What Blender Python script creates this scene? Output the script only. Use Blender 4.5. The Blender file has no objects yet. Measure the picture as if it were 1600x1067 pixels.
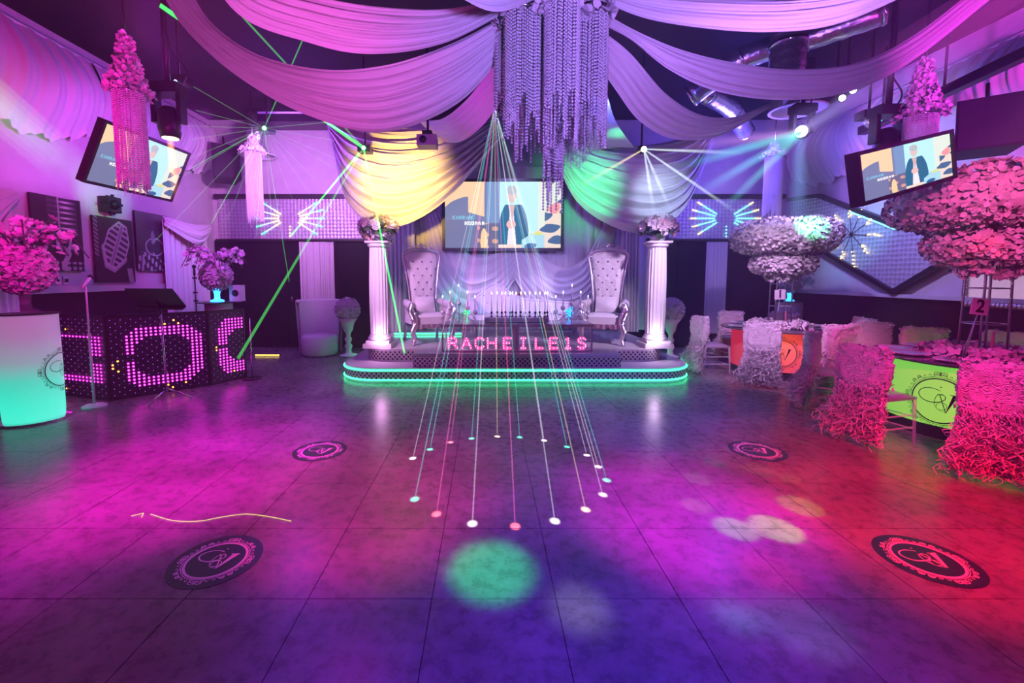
import bpy, bmesh, math, random
from mathutils import Vector, Matrix
R = math.radians; PI = math.pi
rnd = random.Random(7)
scene = bpy.context.scene
col = scene.collection

# ------------------------------------------------------------------ camera
FPX, CX, CY, EYE, PITCH = 690.0, 760.0, 490.0, 1.58, R(4.78)
cam_d = bpy.data.cameras.new('camera'); cam = bpy.data.objects.new('camera', cam_d); col.objects.link(cam)
cam_d.sensor_fit = 'HORIZONTAL'; cam_d.sensor_width = 36.0; cam_d.lens = FPX / 1600 * 36
cam_d.shift_x = (800 - CX) / 1600; cam_d.shift_y = (CY - 533.5) / 1600
cam_d.clip_start = 0.05; cam_d.clip_end = 60
cam.location = (0, 0, EYE); cam.rotation_euler = (PI / 2 - PITCH, 0, 0)
scene.camera = cam

# ------------------------------------------------------------------ world, exposure
world = bpy.data.worlds.new('hall_glow'); scene.world = world; world.use_nodes = True
bg = world.node_tree.nodes['Background']; bg.inputs[0].default_value = (0.30, 0.10, 0.75, 1); bg.inputs[1].default_value = 0.035
vs = scene.view_settings
vs.view_transform = 'Standard'; vs.look = 'None'; vs.gamma = 1.0; vs.exposure = 0.15; vs.use_curve_mapping = False
scene.cycles.max_bounces = 3; scene.cycles.diffuse_bounces = 1; scene.cycles.glossy_bounces = 2
scene.cycles.transmission_bounces = 2; scene.cycles.transparent_max_bounces = 20; scene.cycles.volume_bounces = 0
scene.cycles.adaptive_threshold = 0.1; scene.cycles.sample_clamp_indirect = 4.0; scene.cycles.caustics_reflective = False; scene.cycles.caustics_refractive = False

# ------------------------------------------------------------------ measuring helpers
def ray(px, py):
    x = (px - CX) / FPX; y = -(py - CY) / FPX
    c, s = math.cos(PITCH), math.sin(PITCH)
    return Vector((x, c + y * s, -s + y * c))
def at(px, py, Y):
    d = ray(px, py); t = Y / d.y
    return Vector((d.x * t, Y, EYE + d.z * t))
def onz(px, py, z=0.0):
    d = ray(px, py); t = (z - EYE) / d.z
    return Vector((d.x * t, d.y * t, z))
def onx(px, py, X):
    d = ray(px, py); t = X / d.x
    return Vector((X, d.y * t, EYE + d.z * t))

# ------------------------------------------------------------------ the rig of coloured lamps
def spot(name, loc, target, rgb, power, angle=40, blend=0.6, size=0.08):
    l = bpy.data.lights.new(name, 'SPOT'); o = bpy.data.objects.new(name, l); col.objects.link(o)
    l.color = rgb; l.energy = power; l.spot_size = R(angle); l.spot_blend = blend; l.shadow_soft_size = size
    o.location = loc
    o.rotation_euler = (Vector(target) - Vector(loc)).to_track_quat('-Z', 'Y').to_euler()
    return o
def point(name, loc, rgb, power, size=0.15):
    l = bpy.data.lights.new(name, 'POINT'); o = bpy.data.objects.new(name, l); col.objects.link(o)
    l.color = rgb; l.energy = power; l.shadow_soft_size = size; o.location = loc
    return o
MAG = (1.0, 0.02, 0.55); RED = (1.0, 0.02, 0.03); BLU = (0.05, 0.03, 1.0); VIO = (0.42, 0.12, 1.0)
LAV = (0.74, 0.55, 1.0); GRN = (0.05, 1.0, 0.30); PNK = (1.0, 0.10, 0.45); YEL = (1.0, 0.66, 0.12)
# lavender wash over the stage
spot('stage_wash', (-2.1, 5.2, 3.0), (-1.0, 8.2, .9), (.95, .50, 1.0), 426, 46, .9)
spot('stage_wash', (3.1, 5.2, 3.0), (2.0, 8.2, .9), (.85, .58, 1.0), 495, 46, .9)
spot('stage_wash', (.45, 4.4, 2.6), (.45, 9.4, 1.3), (.42, .34, 1.0), 618, 46, .9)
# pools of colour on the floor
def pool(name, px, py, rgb, power, angle, loc, blend=.9): return spot(name, loc, onz(px, py), rgb, power, angle, blend, .06)
pool('floor_magenta', 300, 735, (1.0, .0, .52), 1934, 36, (-2.6, 1.2, 3.5))
pool('floor_magenta', 60, 800, (.55, .0, .50), 901, 44, (-3.2, .6, 3.5))
pool('floor_crimson', 590, 775, (1.0, .0, .16), 1053, 30, (-.9, .6, 3.4))
pool('floor_violet', 480, 960, (.45, .0, .40), 144, 60, (-1.2, .0, 3.4))
pool('floor_magenta', 1075, 800, (1.0, .0, .80), 1418, 27, (1.3, .8, 3.4))
pool('floor_purple', 850, 720, (.60, .0, .75), 378, 34, (.5, .6, 3.3))
pool('floor_red', 1420, 790, (1.0, .0, .01), 1657, 40, (2.4, .6, 3.4))
pool('floor_red', 1520, 960, (.8, .0, .10), 340, 50, (2.0, .0, 3.4))
pool('floor_blue', 900, 1040, (.04, .02, 1.0), 535, 50, (.5, -.4, 3.3))
pool('floor_blue', 1080, 1000, (.08, .02, 1.0), 362, 40, (.8, -.4, 3.3))
pool('floor_navy', 1000, 640, (.18, .10, .9), 630, 40, (1.2, 2.0, 3.3))
pool('floor_green', 768, 890, (.0, 1.0, .18), 1302, 8, (.1, .6, 3.4), .6)
pool('floor_white', 905, 950, (.8, .75, 1.0), 480, 5, (.6, 0, 3.3))
pool('floor_ice', 1152, 960, (.25, .5, 1.0), 450, 4, (1.0, .2, 3.3))
pool('floor_ice', 1255, 975, (.35, .35, 1.0), 330, 6.5, (1.3, .2, 3.3), .5)
pool('floor_pink', 1203, 890, (1.0, .02, .25), 900, 5, (1.4, .4, 3.3), .5)
for (px, py, an, pw, c) in ((1150, 826, 4.2, 380, (.12, 1.0, .05)), (1212, 826, 5, 420, (.15, 1.0, .02)), (1250, 790, 4.4, 200, (.45, .8, .02)), (1088, 790, 3.2, 130, (.9, .6, .5)), (1090, 748, 3.2, 90, (.2, .8, .5)), (1118, 723, 2.6, 80, (.1, .9, .5)), (1185, 735, 3.6, 60, (.5, .6, .3)), (1235, 748, 2.6, 70, (.7, .6, .1))):
    spot('floor_gobo', (2.2, 1.2, 3.4), onz(px, py), c, pw * 2.2, an, .5, .02)
# picture wall and its drapes
spot('wall_magenta', (-3.2, 3.0, 2.6), (-6.0, 4.6, 3.4), (1.0, .01, .50), 315, 120, .9)
spot('wall_violet', (-3.4, 5.6, 3.6), (-6.0, 7.4, 2.0), (.60, .07, .90), 312, 110, .9)
spot('corner_rose', (-3.2, 6.8, 3.4), (-4.2, 9.8, 3.2), (.80, .30, .85), 414, 100, .9)
spot('wall_green', (-3.0, 6.2, 3.2), onx(165, 300, -5.95), GRN, 220, 22, .9)
spot('corner_blue', (-4.6, 7.2, 2.9), (-5.9, 8.8, 1.6), (.1, .3, 1.0), 60, 50, .9)
# chandelier and ceiling swags
spot('crown_violet', (.5, 1.0, 2.3), (.5, 3.3, 3.1), (.42, .22, 1.0), 260, 70, .9)
spot('swag_magenta', (-1.5, 1.9, 2.6), (-1.6, 4.0, 3.9), (1.0, .14, .85), 120, 100, .9)
spot('swag_violet', (2.2, 2.2, 2.6), (2.3, 4.6, 4.0), (.48, .20, 1.0), 170, 110, .9)
spot('ceiling_blue', (1.2, 5.0, 3.2), (1.6, 6.0, 4.9), (.06, .08, 1.0), 120, 120, .9)
spot('ceiling_magenta', (-3.2, 4.4, 3.6), (-3.2, 5.0, 4.9), (.6, .0, .35), 90, 120, .9)
spot('valance_magenta', (4.0, 2.4, 2.8), (6.4, 4.8, 4.3), (1.0, .05, .95), 672, 75, .9)
spot('swag_yellow', (-1.3, 5.4, 2.6), at(630, 285, 8.0), (1.0, .62, .08), 1128, 48, 1.0)
spot('swag_green', (1.3, 5.6, 2.7), at(915, 295, 8.0), GRN, 380, 38, 1.0)
spot('swag_green', (1.6, 5.2, 2.6), at(965, 185, 7.0), GRN, 260, 13, .8)
spot('swag_ice', (2.2, 5.6, 2.8), at(1030, 310, 8.0), (.55, .75, 1.0), 200, 32, .9)
spot('backdrop_green', (-.4, 6.6, 2.6), at(712, 470, 9.3), GRN, 160, 16, .9)
# tables
spot('table_pink', (2.6, 1.6, 3.2), (4.2, 4.0, .6), (1.0, .03, .40), 620, 34, .9)
spot('table_violet', (2.8, 4.4, 3.4), (4.4, 7.0, .6), (.85, .42, 1.0), 760, 42, .9)
spot('flower_rose', (3.0, 2.4, 2.6), (5.2, 4.5, 2.2), (1.0, .10, .42), 260, 40, .9)
spot('flower_white', (3.0, 4.8, 2.8), (4.8, 7.2, 2.2), (.9, .68, .95), 133, 34, .9)
spot('flower_green', (3.4, 5.0, 3.0), at(1270, 362, 6.7), GRN, 3120, 9, .4)
spot('flower_red', (4.0, 2.6, 2.6), at(1535, 395, 4.2), RED, 120, 12, .7)
spot('zigzag_cyan', (4.6, 6.2, 3.4), onx(1345, 365, 6.7), (.08, .75, 1.0), 260, 30, .9)
spot('right_wall_violet', (4.0, 5.8, 3.6), (6.7, 8.0, 2.6), (.50, .35, 1.0), 390, 100, .9)
# unseen point lights added to tint the haze and walls violet
point('room_fill', (-3.4, 7.6, 3.7), (.30, .06, 1.0), 110, .25)
point('room_fill', (4.4, 7.9, 3.7), (.16, .08, 1.0), 120, .25)
point('room_fill', (-1.6, 4.8, 3.3), (.75, .03, .80), 60, .25)
spot('backdrop_wash', (.5, 8.2, 3.9), (.5, 9.5, 1.4), (.50, .40, 1.0), 192, 110, 1.0)  # unseen lamp added to lighten the backdrop
pool('floor_violet', 430, 650, (.40, .0, .85), 480, 40, (-1.8, 2.4, 3.2))
spot('table_pink', (3.0, 3.6, 3.0), (4.85, 6.0, .6), (1.0, .05, .45), 420, 26, .9)
point('column_lamp', (-1.70, 7.0, .62), (1.0, .45, .95), 7, .06); point('column_lamp', (2.72, 7.0, .62), (.9, .6, 1.0), 7, .06)


# ------------------------------------------------------------------ mesh helpers
def put(name, me, mat=None, parent=None, loc=None):
    o = bpy.data.objects.new(name, me); col.objects.link(o)
    if mat is not None and len(me.materials) == 0: me.materials.append(mat)
    if parent is not None: o.parent = parent
    if loc is not None: o.location = loc
    return o
class MB:
    """collects geometry for ONE mesh object"""
    def __init__(s): s.v = []; s.f = []
    def add(s, vs, fs, M=None):
        n = len(s.v)
        for p in vs:
            p = Vector(p)
            s.v.append(M @ p if M is not None else p)
        s.f += [tuple(i + n for i in f) for f in fs]
        return s
    def box(s, c, d, rz=0.0, M=None):
        cx, cy, cz = c; a, b, h = d[0] / 2, d[1] / 2, d[2] / 2
        cs, sn = math.cos(rz), math.sin(rz); vs_ = []
        for z in (-h, h):
            for x, y in ((-a, -b), (a, -b), (a, b), (-a, b)):
                vs_.append((cx + x * cs - y * sn, cy + x * sn + y * cs, cz + z))
        return s.add(vs_, [(3, 2, 1, 0), (4, 5, 6, 7), (0, 1, 5, 4), (1, 2, 6, 5), (2, 3, 7, 6), (3, 0, 4, 7)], M)
    def bar(s, p, q, w, h=None):
        """square bar from p to q"""
        p, q = Vector(p), Vector(q); h = h or w; d = (q - p).normalized()
        u = d.cross(Vector((0, 0, 1)))
        u = Vector((1, 0, 0)) if u.length < 1e-4 else u.normalized()
        n = u.cross(d); vs_ = []
        for c in (p, q):
            for a, b in ((-1, -1), (1, -1), (1, 1), (-1, 1)): vs_.append(c + u * a * w / 2 + n * b * h / 2)
        return s.add(vs_, [(3, 2, 1, 0), (4, 5, 6, 7), (0, 1, 5, 4), (1, 2, 6, 5), (2, 3, 7, 6), (3, 0, 4, 7)])
    def tube(s, pts, r, n=6, caps=True, M=None):
        pts = [Vector(p) for p in pts]; rs = r if isinstance(r, (list, tuple)) else [r] * len(pts)
        vs_ = []; prev = None
        for i, p in enumerate(pts):
            d = (pts[min(i + 1, len(pts) - 1)] - pts[max(i - 1, 0)])
            d = d.normalized() if d.length > 1e-9 else Vector((0, 0, 1))
            if prev is None:
                a = Vector((0, 0, 1)) if abs(d.z) < .9 else Vector((1, 0, 0)); u = d.cross(a).normalized()
            else:
                u = prev - d * prev.dot(d); u = u.normalized() if u.length > 1e-6 else d.orthogonal().normalized()
            prev = u; w = d.cross(u)
            for k in range(n):
                t = 2 * PI * k / n; vs_.append(p + (u * math.cos(t) + w * math.sin(t)) * rs[i])
        fs = []
        for i in range(len(pts) - 1):
            for k in range(n):
                k2 = (k + 1) % n; fs.append((i * n + k, i * n + k2, (i + 1) * n + k2, (i + 1) * n + k))
        if caps:
            fs.append(tuple(range(n))[::-1]); m = (len(pts) - 1) * n; fs.append(tuple(m + k for k in range(n)))
        return s.add(vs_, fs, M)
    def lathe(s, prof, c=(0, 0, 0), n=24, a0=0.0, a1=2 * PI, sx=1.0, sy=1.0, M=None):
        """prof: (r, z) pairs"""
        full = abs(a1 - a0 - 2 * PI) < 1e-6; m = n if full else n + 1; vs_ = []
        for r, z in prof:
            for k in range(m):
                t = a0 + (a1 - a0) * k / n; vs_.append((c[0] + r * sx * math.cos(t), c[1] + r * sy * math.sin(t), c[2] + z))
        fs = []
        for i in range(len(prof) - 1):
            for k in range(n):
                k2 = (k + 1) % m; fs.append((i * m + k, i * m + k2, (i + 1) * m + k2, (i + 1) * m + k))
        if full:
            if prof[0][0] > 1e-5: fs.append(tuple(range(m))[::-1])
            if prof[-1][0] > 1e-5: fs.append(tuple((len(prof) - 1) * m + k for k in range(m)))
        return s.add(vs_, fs, M)
    def ball(s, c, r, n=10, m=7, M=None):
        rx, ry, rz = r if isinstance(r, (tuple, list)) else (r, r, r); vs_ = []; fs = []
        for j in range(1, m):
            p = PI * j / m
            for k in range(n):
                t = 2 * PI * k / n; vs_.append((c[0] + rx * math.sin(p) * math.cos(t), c[1] + ry * math.sin(p) * math.sin(t), c[2] + rz * math.cos(p)))
        a = len(vs_); vs_ += [(c[0], c[1], c[2] + rz), (c[0], c[1], c[2] - rz)]
        for j in range(m - 2):
            for k in range(n):
                k2 = (k + 1) % n; fs.append((j * n + k, (j + 1) * n + k, (j + 1) * n + k2, j * n + k2))
        for k in range(n):
            k2 = (k + 1) % n; fs.append((a, k, k2)); fs.append((a + 1, (m - 2) * n + k2, (m - 2) * n + k))
        return s.add(vs_, fs, M)
    def octa(s, c, r, rz=None):
        rz = rz or r; x, y, z = c
        return s.add([(x + r, y, z), (x, y + r, z), (x - r, y, z), (x, y - r, z), (x, y, z + rz), (x, y, z - rz)],
                     [(0, 1, 4), (1, 2, 4), (2, 3, 4), (3, 0, 4), (1, 0, 5), (2, 1, 5), (3, 2, 5), (0, 3, 5)])
    def grid(s, fn, nu, nv, wrapu=False):
        vs_ = []; m = nu if wrapu else nu + 1
        for j in range(nv + 1):
            for i in range(m): vs_.append(fn(i / nu, j / nv))
        fs = []
        for j in range(nv):
            for i in range(nu):
                i2 = (i + 1) % m if wrapu else i + 1
                fs.append((j * m + i, j * m + i2, (j + 1) * m + i2, (j + 1) * m + i))
        return s.add(vs_, fs)
    def prism(s, poly, a, b, fn):
        """poly of 2d points extruded from a to b; fn(x, y, t) gives the 3d point"""
        n = len(poly); vs_ = [fn(x, y, a) for x, y in poly] + [fn(x, y, b) for x, y in poly]
        fs = [tuple(range(n))[::-1], tuple(range(n, 2 * n))] + [(i, (i + 1) % n, n + (i + 1) % n, n + i) for i in range(n)]
        return s.add(vs_, fs)
    def mesh(s, name, smooth=True, off=None, fix=True):
        me = bpy.data.meshes.new(name)
        vs_ = [(v - off) for v in s.v] if off is not None else s.v
        me.from_pydata([tuple(v) for v in vs_], [], s.f)
        if fix and len(s.f) < 40000:
            bm = bmesh.new(); bm.from_mesh(me); bmesh.ops.recalc_face_normals(bm, faces=bm.faces); bm.to_mesh(me); bm.free()
        if smooth:
            me.polygons.foreach_set('use_smooth', [True] * len(me.polygons))
        me.update(); return me
    def build(s, name, mat, parent=None, smooth=True, world=False, fix=True, sharp=None):
        """world=True: coordinates are world ones, parent is an unrotated Empty"""
        off = parent_loc(parent) if (world and parent is not None) else None
        me = s.mesh(name, smooth, off, fix)
        if sharp: me.set_sharp_from_angle(angle=R(sharp))
        return put(name, me, mat, parent)
def parent_loc(p):
    v = Vector((0, 0, 0))
    while p is not None: v = v + p.location; p = p.parent
    return v
def tag(o, label=None, cat=None, group=None, kind=None):
    if label: o['label'] = label
    if cat: o['category'] = cat
    if group: o['group'] = group
    if kind: o['kind'] = kind
    return o
def thing(name, label, cat, loc=(0, 0, 0), rz=0.0, group=None):
    o = bpy.data.objects.new(name, None); col.objects.link(o); o.empty_display_size = 0.1
    o.location = loc; o.rotation_euler = (0, 0, rz)
    return tag(o, label, cat, group)
def struct(o): o['kind'] = 'structure'; return o
def dup(root, loc, rz, label=None, group=None):
    r = root.copy(); col.objects.link(r); r.location = loc; r.rotation_euler = (0, 0, rz)
    if label: r['label'] = label
    if group: r['group'] = group
    for ch in list(root.children):
        c = ch.copy(); col.objects.link(c); c.parent = r
        for g in list(ch.children):
            d = g.copy(); col.objects.link(d); d.parent = c
    return r
def sm(pts, n=8, closed=False):
    """Catmull-Rom through the points"""
    P = [Vector(p) for p in pts]; N = len(P); out = []
    rng = range(N if closed else N - 1)
    for i in rng:
        p0 = P[(i - 1) % N] if closed or i > 0 else P[0] * 2 - P[1]
        p1, p2 = P[i], P[(i + 1) % N]
        p3 = P[(i + 2) % N] if closed or i + 2 < N else P[-1] * 2 - P[-2]
        for k in range(n):
            t = k / n
            out.append(0.5 * ((2 * p1) + (p2 - p0) * t + (2 * p0 - 5 * p1 + 4 * p2 - p3) * t * t + (3 * p1 - p0 - 3 * p2 + p3) * t ** 3))
    if not closed: out.append(P[-1])
    return out

# ------------------------------------------------------------------ materials
def mat(name, rgb, rough=0.6, metal=0.0, emit=None, es=1.0, alpha=1.0, trans=0.0, bump=0.0, bscale=40.0, var=0.12, vscale=6.0, spec=0.5, sheen=0.0, ior=1.45, subs=0.0):
    m = bpy.data.materials.new(name); m.use_nodes = True; nt = m.node_tree; N = nt.nodes; L = nt.links
    b = N['Principled BSDF']
    b.inputs['Base Color'].default_value = (*rgb, 1); b.inputs['Roughness'].default_value = rough; b.inputs['Metallic'].default_value = metal
    b.inputs['Specular IOR Level'].default_value = spec; b.inputs['Alpha'].default_value = alpha; b.inputs['Transmission Weight'].default_value = trans
    b.inputs['IOR'].default_value = ior; b.inputs['Sheen Weight'].default_value = sheen
    if emit is not None:
        b.inputs['Emission Color'].default_value = (*emit, 1); b.inputs['Emission Strength'].default_value = es
    tc = N.new('ShaderNodeTexCoord')
    if var > 0:
        nz = N.new('ShaderNodeTexNoise'); nz.inputs['Scale'].default_value = vscale; nz.inputs['Detail'].default_value = 3
        L.new(tc.outputs['Object'], nz.inputs['Vector'])
        rp = N.new('ShaderNodeMapRange'); rp.inputs['To Min'].default_value = 1 - var; rp.inputs['To Max'].default_value = 1 + var
        L.new(nz.outputs['Fac'], rp.inputs['Value'])
        mx = N.new('ShaderNodeMix'); mx.data_type = 'RGBA'; mx.blend_type = 'MULTIPLY'; mx.inputs[0].default_value = 1
        mx.inputs[6].default_value = (*rgb, 1); L.new(rp.outputs[0], mx.inputs[7]); L.new(mx.outputs[2], b.inputs['Base Color'])
    if bump > 0:
        n2 = N.new('ShaderNodeTexNoise'); n2.inputs['Scale'].default_value = bscale; n2.inputs['Detail'].default_value = 4
        L.new(tc.outputs['Object'], n2.inputs['Vector'])
        bp = N.new('ShaderNodeBump'); bp.inputs['Strength'].default_value = bump; bp.inputs['Distance'].default_value = 0.02
        L.new(n2.outputs['Fac'], bp.inputs['Height']); L.new(bp.outputs[0], b.inputs['Normal'])
    return m
def emat(name, rgb, s, small=True):
    m = mat(name, (0.02, 0.02, 0.02), 0.5, emit=rgb, es=s, var=0)
    if small: m.cycles.emission_sampling = 'NONE'
    return m
def beam_mat(name, rgb, s, a=0.5):
    """emission painted as lit haze along a beam: faint, see-through"""
    m = bpy.data.materials.new(name); m.use_nodes = True; nt = m.node_tree; nt.nodes.clear()
    o = nt.nodes.new('ShaderNodeOutputMaterial'); e = nt.nodes.new('ShaderNodeEmission'); t = nt.nodes.new('ShaderNodeBsdfTransparent'); ad = nt.nodes.new('ShaderNodeAddShader')
    e.inputs[0].default_value = (*rgb, 1); e.inputs[1].default_value = s
    nt.links.new(e.outputs[0], ad.inputs[0]); nt.links.new(t.outputs[0], ad.inputs[1]); nt.links.new(ad.outputs[0], o.inputs[0])
    m.cycles.emission_sampling = 'NONE'; return m
def painted(name, emit=0.0, rough=0.5):
    """flat print: colours from the mesh attribute 'ink'"""
    m = bpy.data.materials.new(name); m.use_nodes = True; nt = m.node_tree; b = nt.nodes['Principled BSDF']
    a = nt.nodes.new('ShaderNodeAttribute'); a.attribute_name = 'ink'; b.inputs['Roughness'].default_value = rough
    if emit > 0:
        b.inputs['Base Color'].default_value = (.01, .01, .01, 1)
        nt.links.new(a.outputs['Color'], b.inputs['Emission Color']); b.inputs['Emission Strength'].default_value = emit
    else: nt.links.new(a.outputs['Color'], b.inputs['Base Color']); b.inputs['Specular IOR Level'].default_value = .2
    return m
def print_mesh(name, w, h, nu, nv, ink, mt):
    """a flat rectangle in xz (facing -y) carrying a picture: ink(u, v) -> rgb, v up"""
    me = bpy.data.meshes.new(name); vs_ = []; cs = []
    for j in range(nv + 1):
        for i in range(nu + 1):
            u, v = i / nu, j / nv; vs_.append(((u - .5) * w, 0, (v - .5) * h)); c = ink(u, v); cs += [c[0], c[1], c[2], 1.0]
    fs = [(j * (nu + 1) + i, j * (nu + 1) + i + 1, (j + 1) * (nu + 1) + i + 1, (j + 1) * (nu + 1) + i) for j in range(nv) for i in range(nu)]
    me.from_pydata(vs_, [], fs); at_ = me.color_attributes.new('ink', 'FLOAT_COLOR', 'POINT'); at_.data.foreach_set('color', cs)
    me.materials.append(mt); me.update(); return me

M = {}
M['wall'] = mat('painted_wall', (.62, .58, .62), .8, bump=.15, bscale=60)
M['wall_dark'] = mat('black_panelling', (.008, .008, .014), .5, bump=.05, spec=.15)
M['ledge'] = mat('ledge_paint', (.6, .6, .62), .5)
M['ceiling'] = mat('ceiling_black', (.02, .016, .022), .9, bump=.2, bscale=8)
M['cloth'] = mat('sheer_white_cloth', (.74, .71, .74), .85, bump=.12, bscale=90, var=.06, sheen=.3)
M['velvet'] = mat('white_leatherette', (.72, .69, .72), .45, bump=.05, bscale=120, var=.05)
M['silver'] = mat('silver_leaf', (.72, .70, .74), .28, 1.0, bump=.3, bscale=50)
M['chrome'] = mat('chrome', (.75, .75, .78), .15, 1.0, var=.03)
M['black'] = mat('black_plastic', (.012, .012, .014), .4, var=.2)
M['blackmetal'] = mat('black_metal', (.02, .02, .022), .35, .6)
M['white'] = mat('white_paint', (.76, .75, .76), .4, var=.05)
M['gloss_white'] = mat('stage_white_laminate', (.70, .67, .70), .14, var=.05)
M['petal'] = mat('white_silk_petals', (.80, .74, .77), .75, bump=.1, var=.12, vscale=14)
M['pinkpetal'] = mat('blush_silk_petals', (.82, .48, .52), .75, var=.15, vscale=14)
M['leaf'] = mat('green_leaves', (.06, .14, .06), .6)
def rosette_mat():
    m = mat('rosette_chiffon', (.78, .70, .74), .85, var=.10, vscale=22, sheen=.4); nt = m.node_tree; N = nt.nodes; L = nt.links
    tc = N.new('ShaderNodeTexCoord'); v = N.new('ShaderNodeTexVoronoi'); v.inputs['Scale'].default_value = 13; L.new(tc.outputs['Object'], v.inputs['Vector'])
    n = N.new('ShaderNodeTexNoise'); n.inputs['Scale'].default_value = 45; n.inputs['Detail'].default_value = 3; L.new(tc.outputs['Object'], n.inputs['Vector'])
    a = N.new('ShaderNodeMath'); a.operation = 'MULTIPLY_ADD'; a.inputs[1].default_value = 42; L.new(v.outputs['Distance'], a.inputs[0])
    k = N.new('ShaderNodeMath'); k.operation = 'MULTIPLY'; k.inputs[1].default_value = 5; L.new(n.outputs['Fac'], k.inputs[0]); L.new(k.outputs[0], a.inputs[2])
    s = N.new('ShaderNodeMath'); s.operation = 'SINE'; L.new(a.outputs[0], s.inputs[0])
    bp = N.new('ShaderNodeBump'); bp.inputs['Strength'].default_value = .55; bp.inputs['Distance'].default_value = .012; L.new(s.outputs[0], bp.inputs['Height']); L.new(bp.outputs[0], N['Principled BSDF'].inputs['Normal']); return m
M['fluff'] = rosette_mat()
M['curl'] = mat('curly_organza', (.74, .64, .69), .7, var=.15, vscale=18, sheen=.3)
M['acrylic'] = mat('clear_acrylic', (.9, .88, .92), .06, trans=.0, alpha=.32, var=0, spec=.8)
M['glass'] = mat('clear_glass', (.8, .9, .9), .03, alpha=.10, var=0, spec=.8)
M['crystal'] = mat('crystal_beads', (.86, .84, .90), .15, .0, var=.1, spec=1.0)
M['candle'] = mat('ivory_wax', (.85, .80, .74), .5, var=.04)
M['flame'] = emat('candle_flame', (1.0, .78, .42), 9)
M['foil'] = mat('foil_duct', (.62, .62, .66), .25, .9, bump=.5, bscale=18)
# ================================================================== the room
XL, XR, YB, ZC = -6.0, 6.75, 9.85, 4.95
def floor_mat():
    m = bpy.data.materials.new('mottled_dark_vinyl'); m.use_nodes = True; nt = m.node_tree; N = nt.nodes; L = nt.links; b = N['Principled BSDF']
    g = N.new('ShaderNodeNewGeometry'); n1 = N.new('ShaderNodeTexNoise'); n1.inputs['Scale'].default_value = 11; n1.inputs['Detail'].default_value = 8; n1.inputs['Roughness'].default_value = .72
    n2 = N.new('ShaderNodeTexNoise'); n2.inputs['Scale'].default_value = 1.6; n2.inputs['Detail'].default_value = 4
    L.new(g.outputs['Position'], n1.inputs['Vector']); L.new(g.outputs['Position'], n2.inputs['Vector'])
    mx = N.new('ShaderNodeMath'); mx.operation = 'MULTIPLY'; L.new(n1.outputs['Fac'], mx.inputs[0]); L.new(n2.outputs['Fac'], mx.inputs[1])
    cr = N.new('ShaderNodeValToRGB'); cr.color_ramp.elements[0].position = .10; cr.color_ramp.elements[0].color = (.085, .078, .085, 1)
    cr.color_ramp.elements[1].position = .46; cr.color_ramp.elements[1].color = (.32, .30, .32, 1)
    L.new(mx.outputs[0], cr.inputs[0]); L.new(cr.outputs[0], b.inputs['Base Color'])
    rr = N.new('ShaderNodeMapRange'); rr.inputs['To Min'].default_value = .20; rr.inputs['To Max'].default_value = .36; L.new(n1.outputs['Fac'], rr.inputs['Value']); L.new(rr.outputs[0], b.inputs['Roughness'])
    b.inputs['Specular IOR Level'].default_value = .20
    return m
M['floor'] = floor_mat()
M['joint'] = mat('tile_joint', (.03, .028, .03), .7)
floor = struct(MB().box((.375, 4.2, -.03), (13.2, 12.0, .05)).build('floor', M['joint'], smooth=False))
TS = .61
tile_me = MB().box((0, 0, -.004), (TS - .004, TS - .004, .008)).mesh('tile', False); tile_me.materials.append(M['floor'])
for j in range(15):
    for i in range(22):
        x = -.268 + TS * (i - 9) + TS / 2; y = 2.05 + TS * (j - 2) + TS / 2
        if x > XR or x < XL or y > YB: continue
        if -1.9 < x < 2.8 and y > 7.2: continue
        t = put('tile', tile_me, None, floor, (x, y, rnd.uniform(-.0006, .0006)))
struct(MB().box((.375, 4.2, ZC + .05), (13.2, 12.0, .1)).build('ceiling', M['ceiling'], smooth=False))
struct(MB().box((.375, YB + .05, 2.47), (13.2, .1, 5.0)).build('wall_back', M['wall'], smooth=False))
struct(MB().box((XL - .05, 4.2, 2.47), (.1, 12.0, 5.0)).build('wall_left', M['wall'], smooth=False))
struct(MB().box((XR + .05, 4.2, 2.47), (.1, 12.0, 5.0)).build('wall_right', M['wall'], smooth=False))
w = struct(MB().box((XL + .015, 4.2, .68), (.03, 11.3, 1.36)).build('trim_1', M['wall_dark'], smooth=False))
w = struct(MB().box((XL + .05, 4.2, 1.40), (.10, 11.3, .09)).build('trim_2', M['ledge'], smooth=False))
w = struct(MB().box((XR - .015, 4.2, .62), (.03, 11.3, 1.24)).build('trim_3', M['wall_dark'], smooth=False))
w = struct(MB().box((XR - .05, 4.2, 1.27), (.10, 11.3, .06)).build('trim_4', M['ledge'], smooth=False))
# black doors either side of the stage
def door(name, x0, x1, seams, handles):
    d = bpy.data.objects.new(name, None); col.objects.link(d); d.location = (0, YB, 0); d['kind'] = 'structure'
    e = [x0] + seams + [x1]
    for a, b in zip(e, e[1:]):
        MB().box(((a + b) / 2, YB - .025, 1.19), (b - a - .012, .05, 2.38)).build('door_leaf', M['wall_dark'], d, False, True)
    for hx in handles:
        MB().tube([(hx, YB - .05, 1.02), (hx, YB - .09, 1.02), (hx, YB - .09, 1.14), (hx, YB - .05, 1.14)], .01, 6).build('door_handle', M['chrome'], d, True, True)
door('door_1', XL + .02, -2.2, [-4.4, -3.3], [-4.3])
door('door_2', 3.0, XR - .02, [4.2, 5.4], [4.1])

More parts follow.
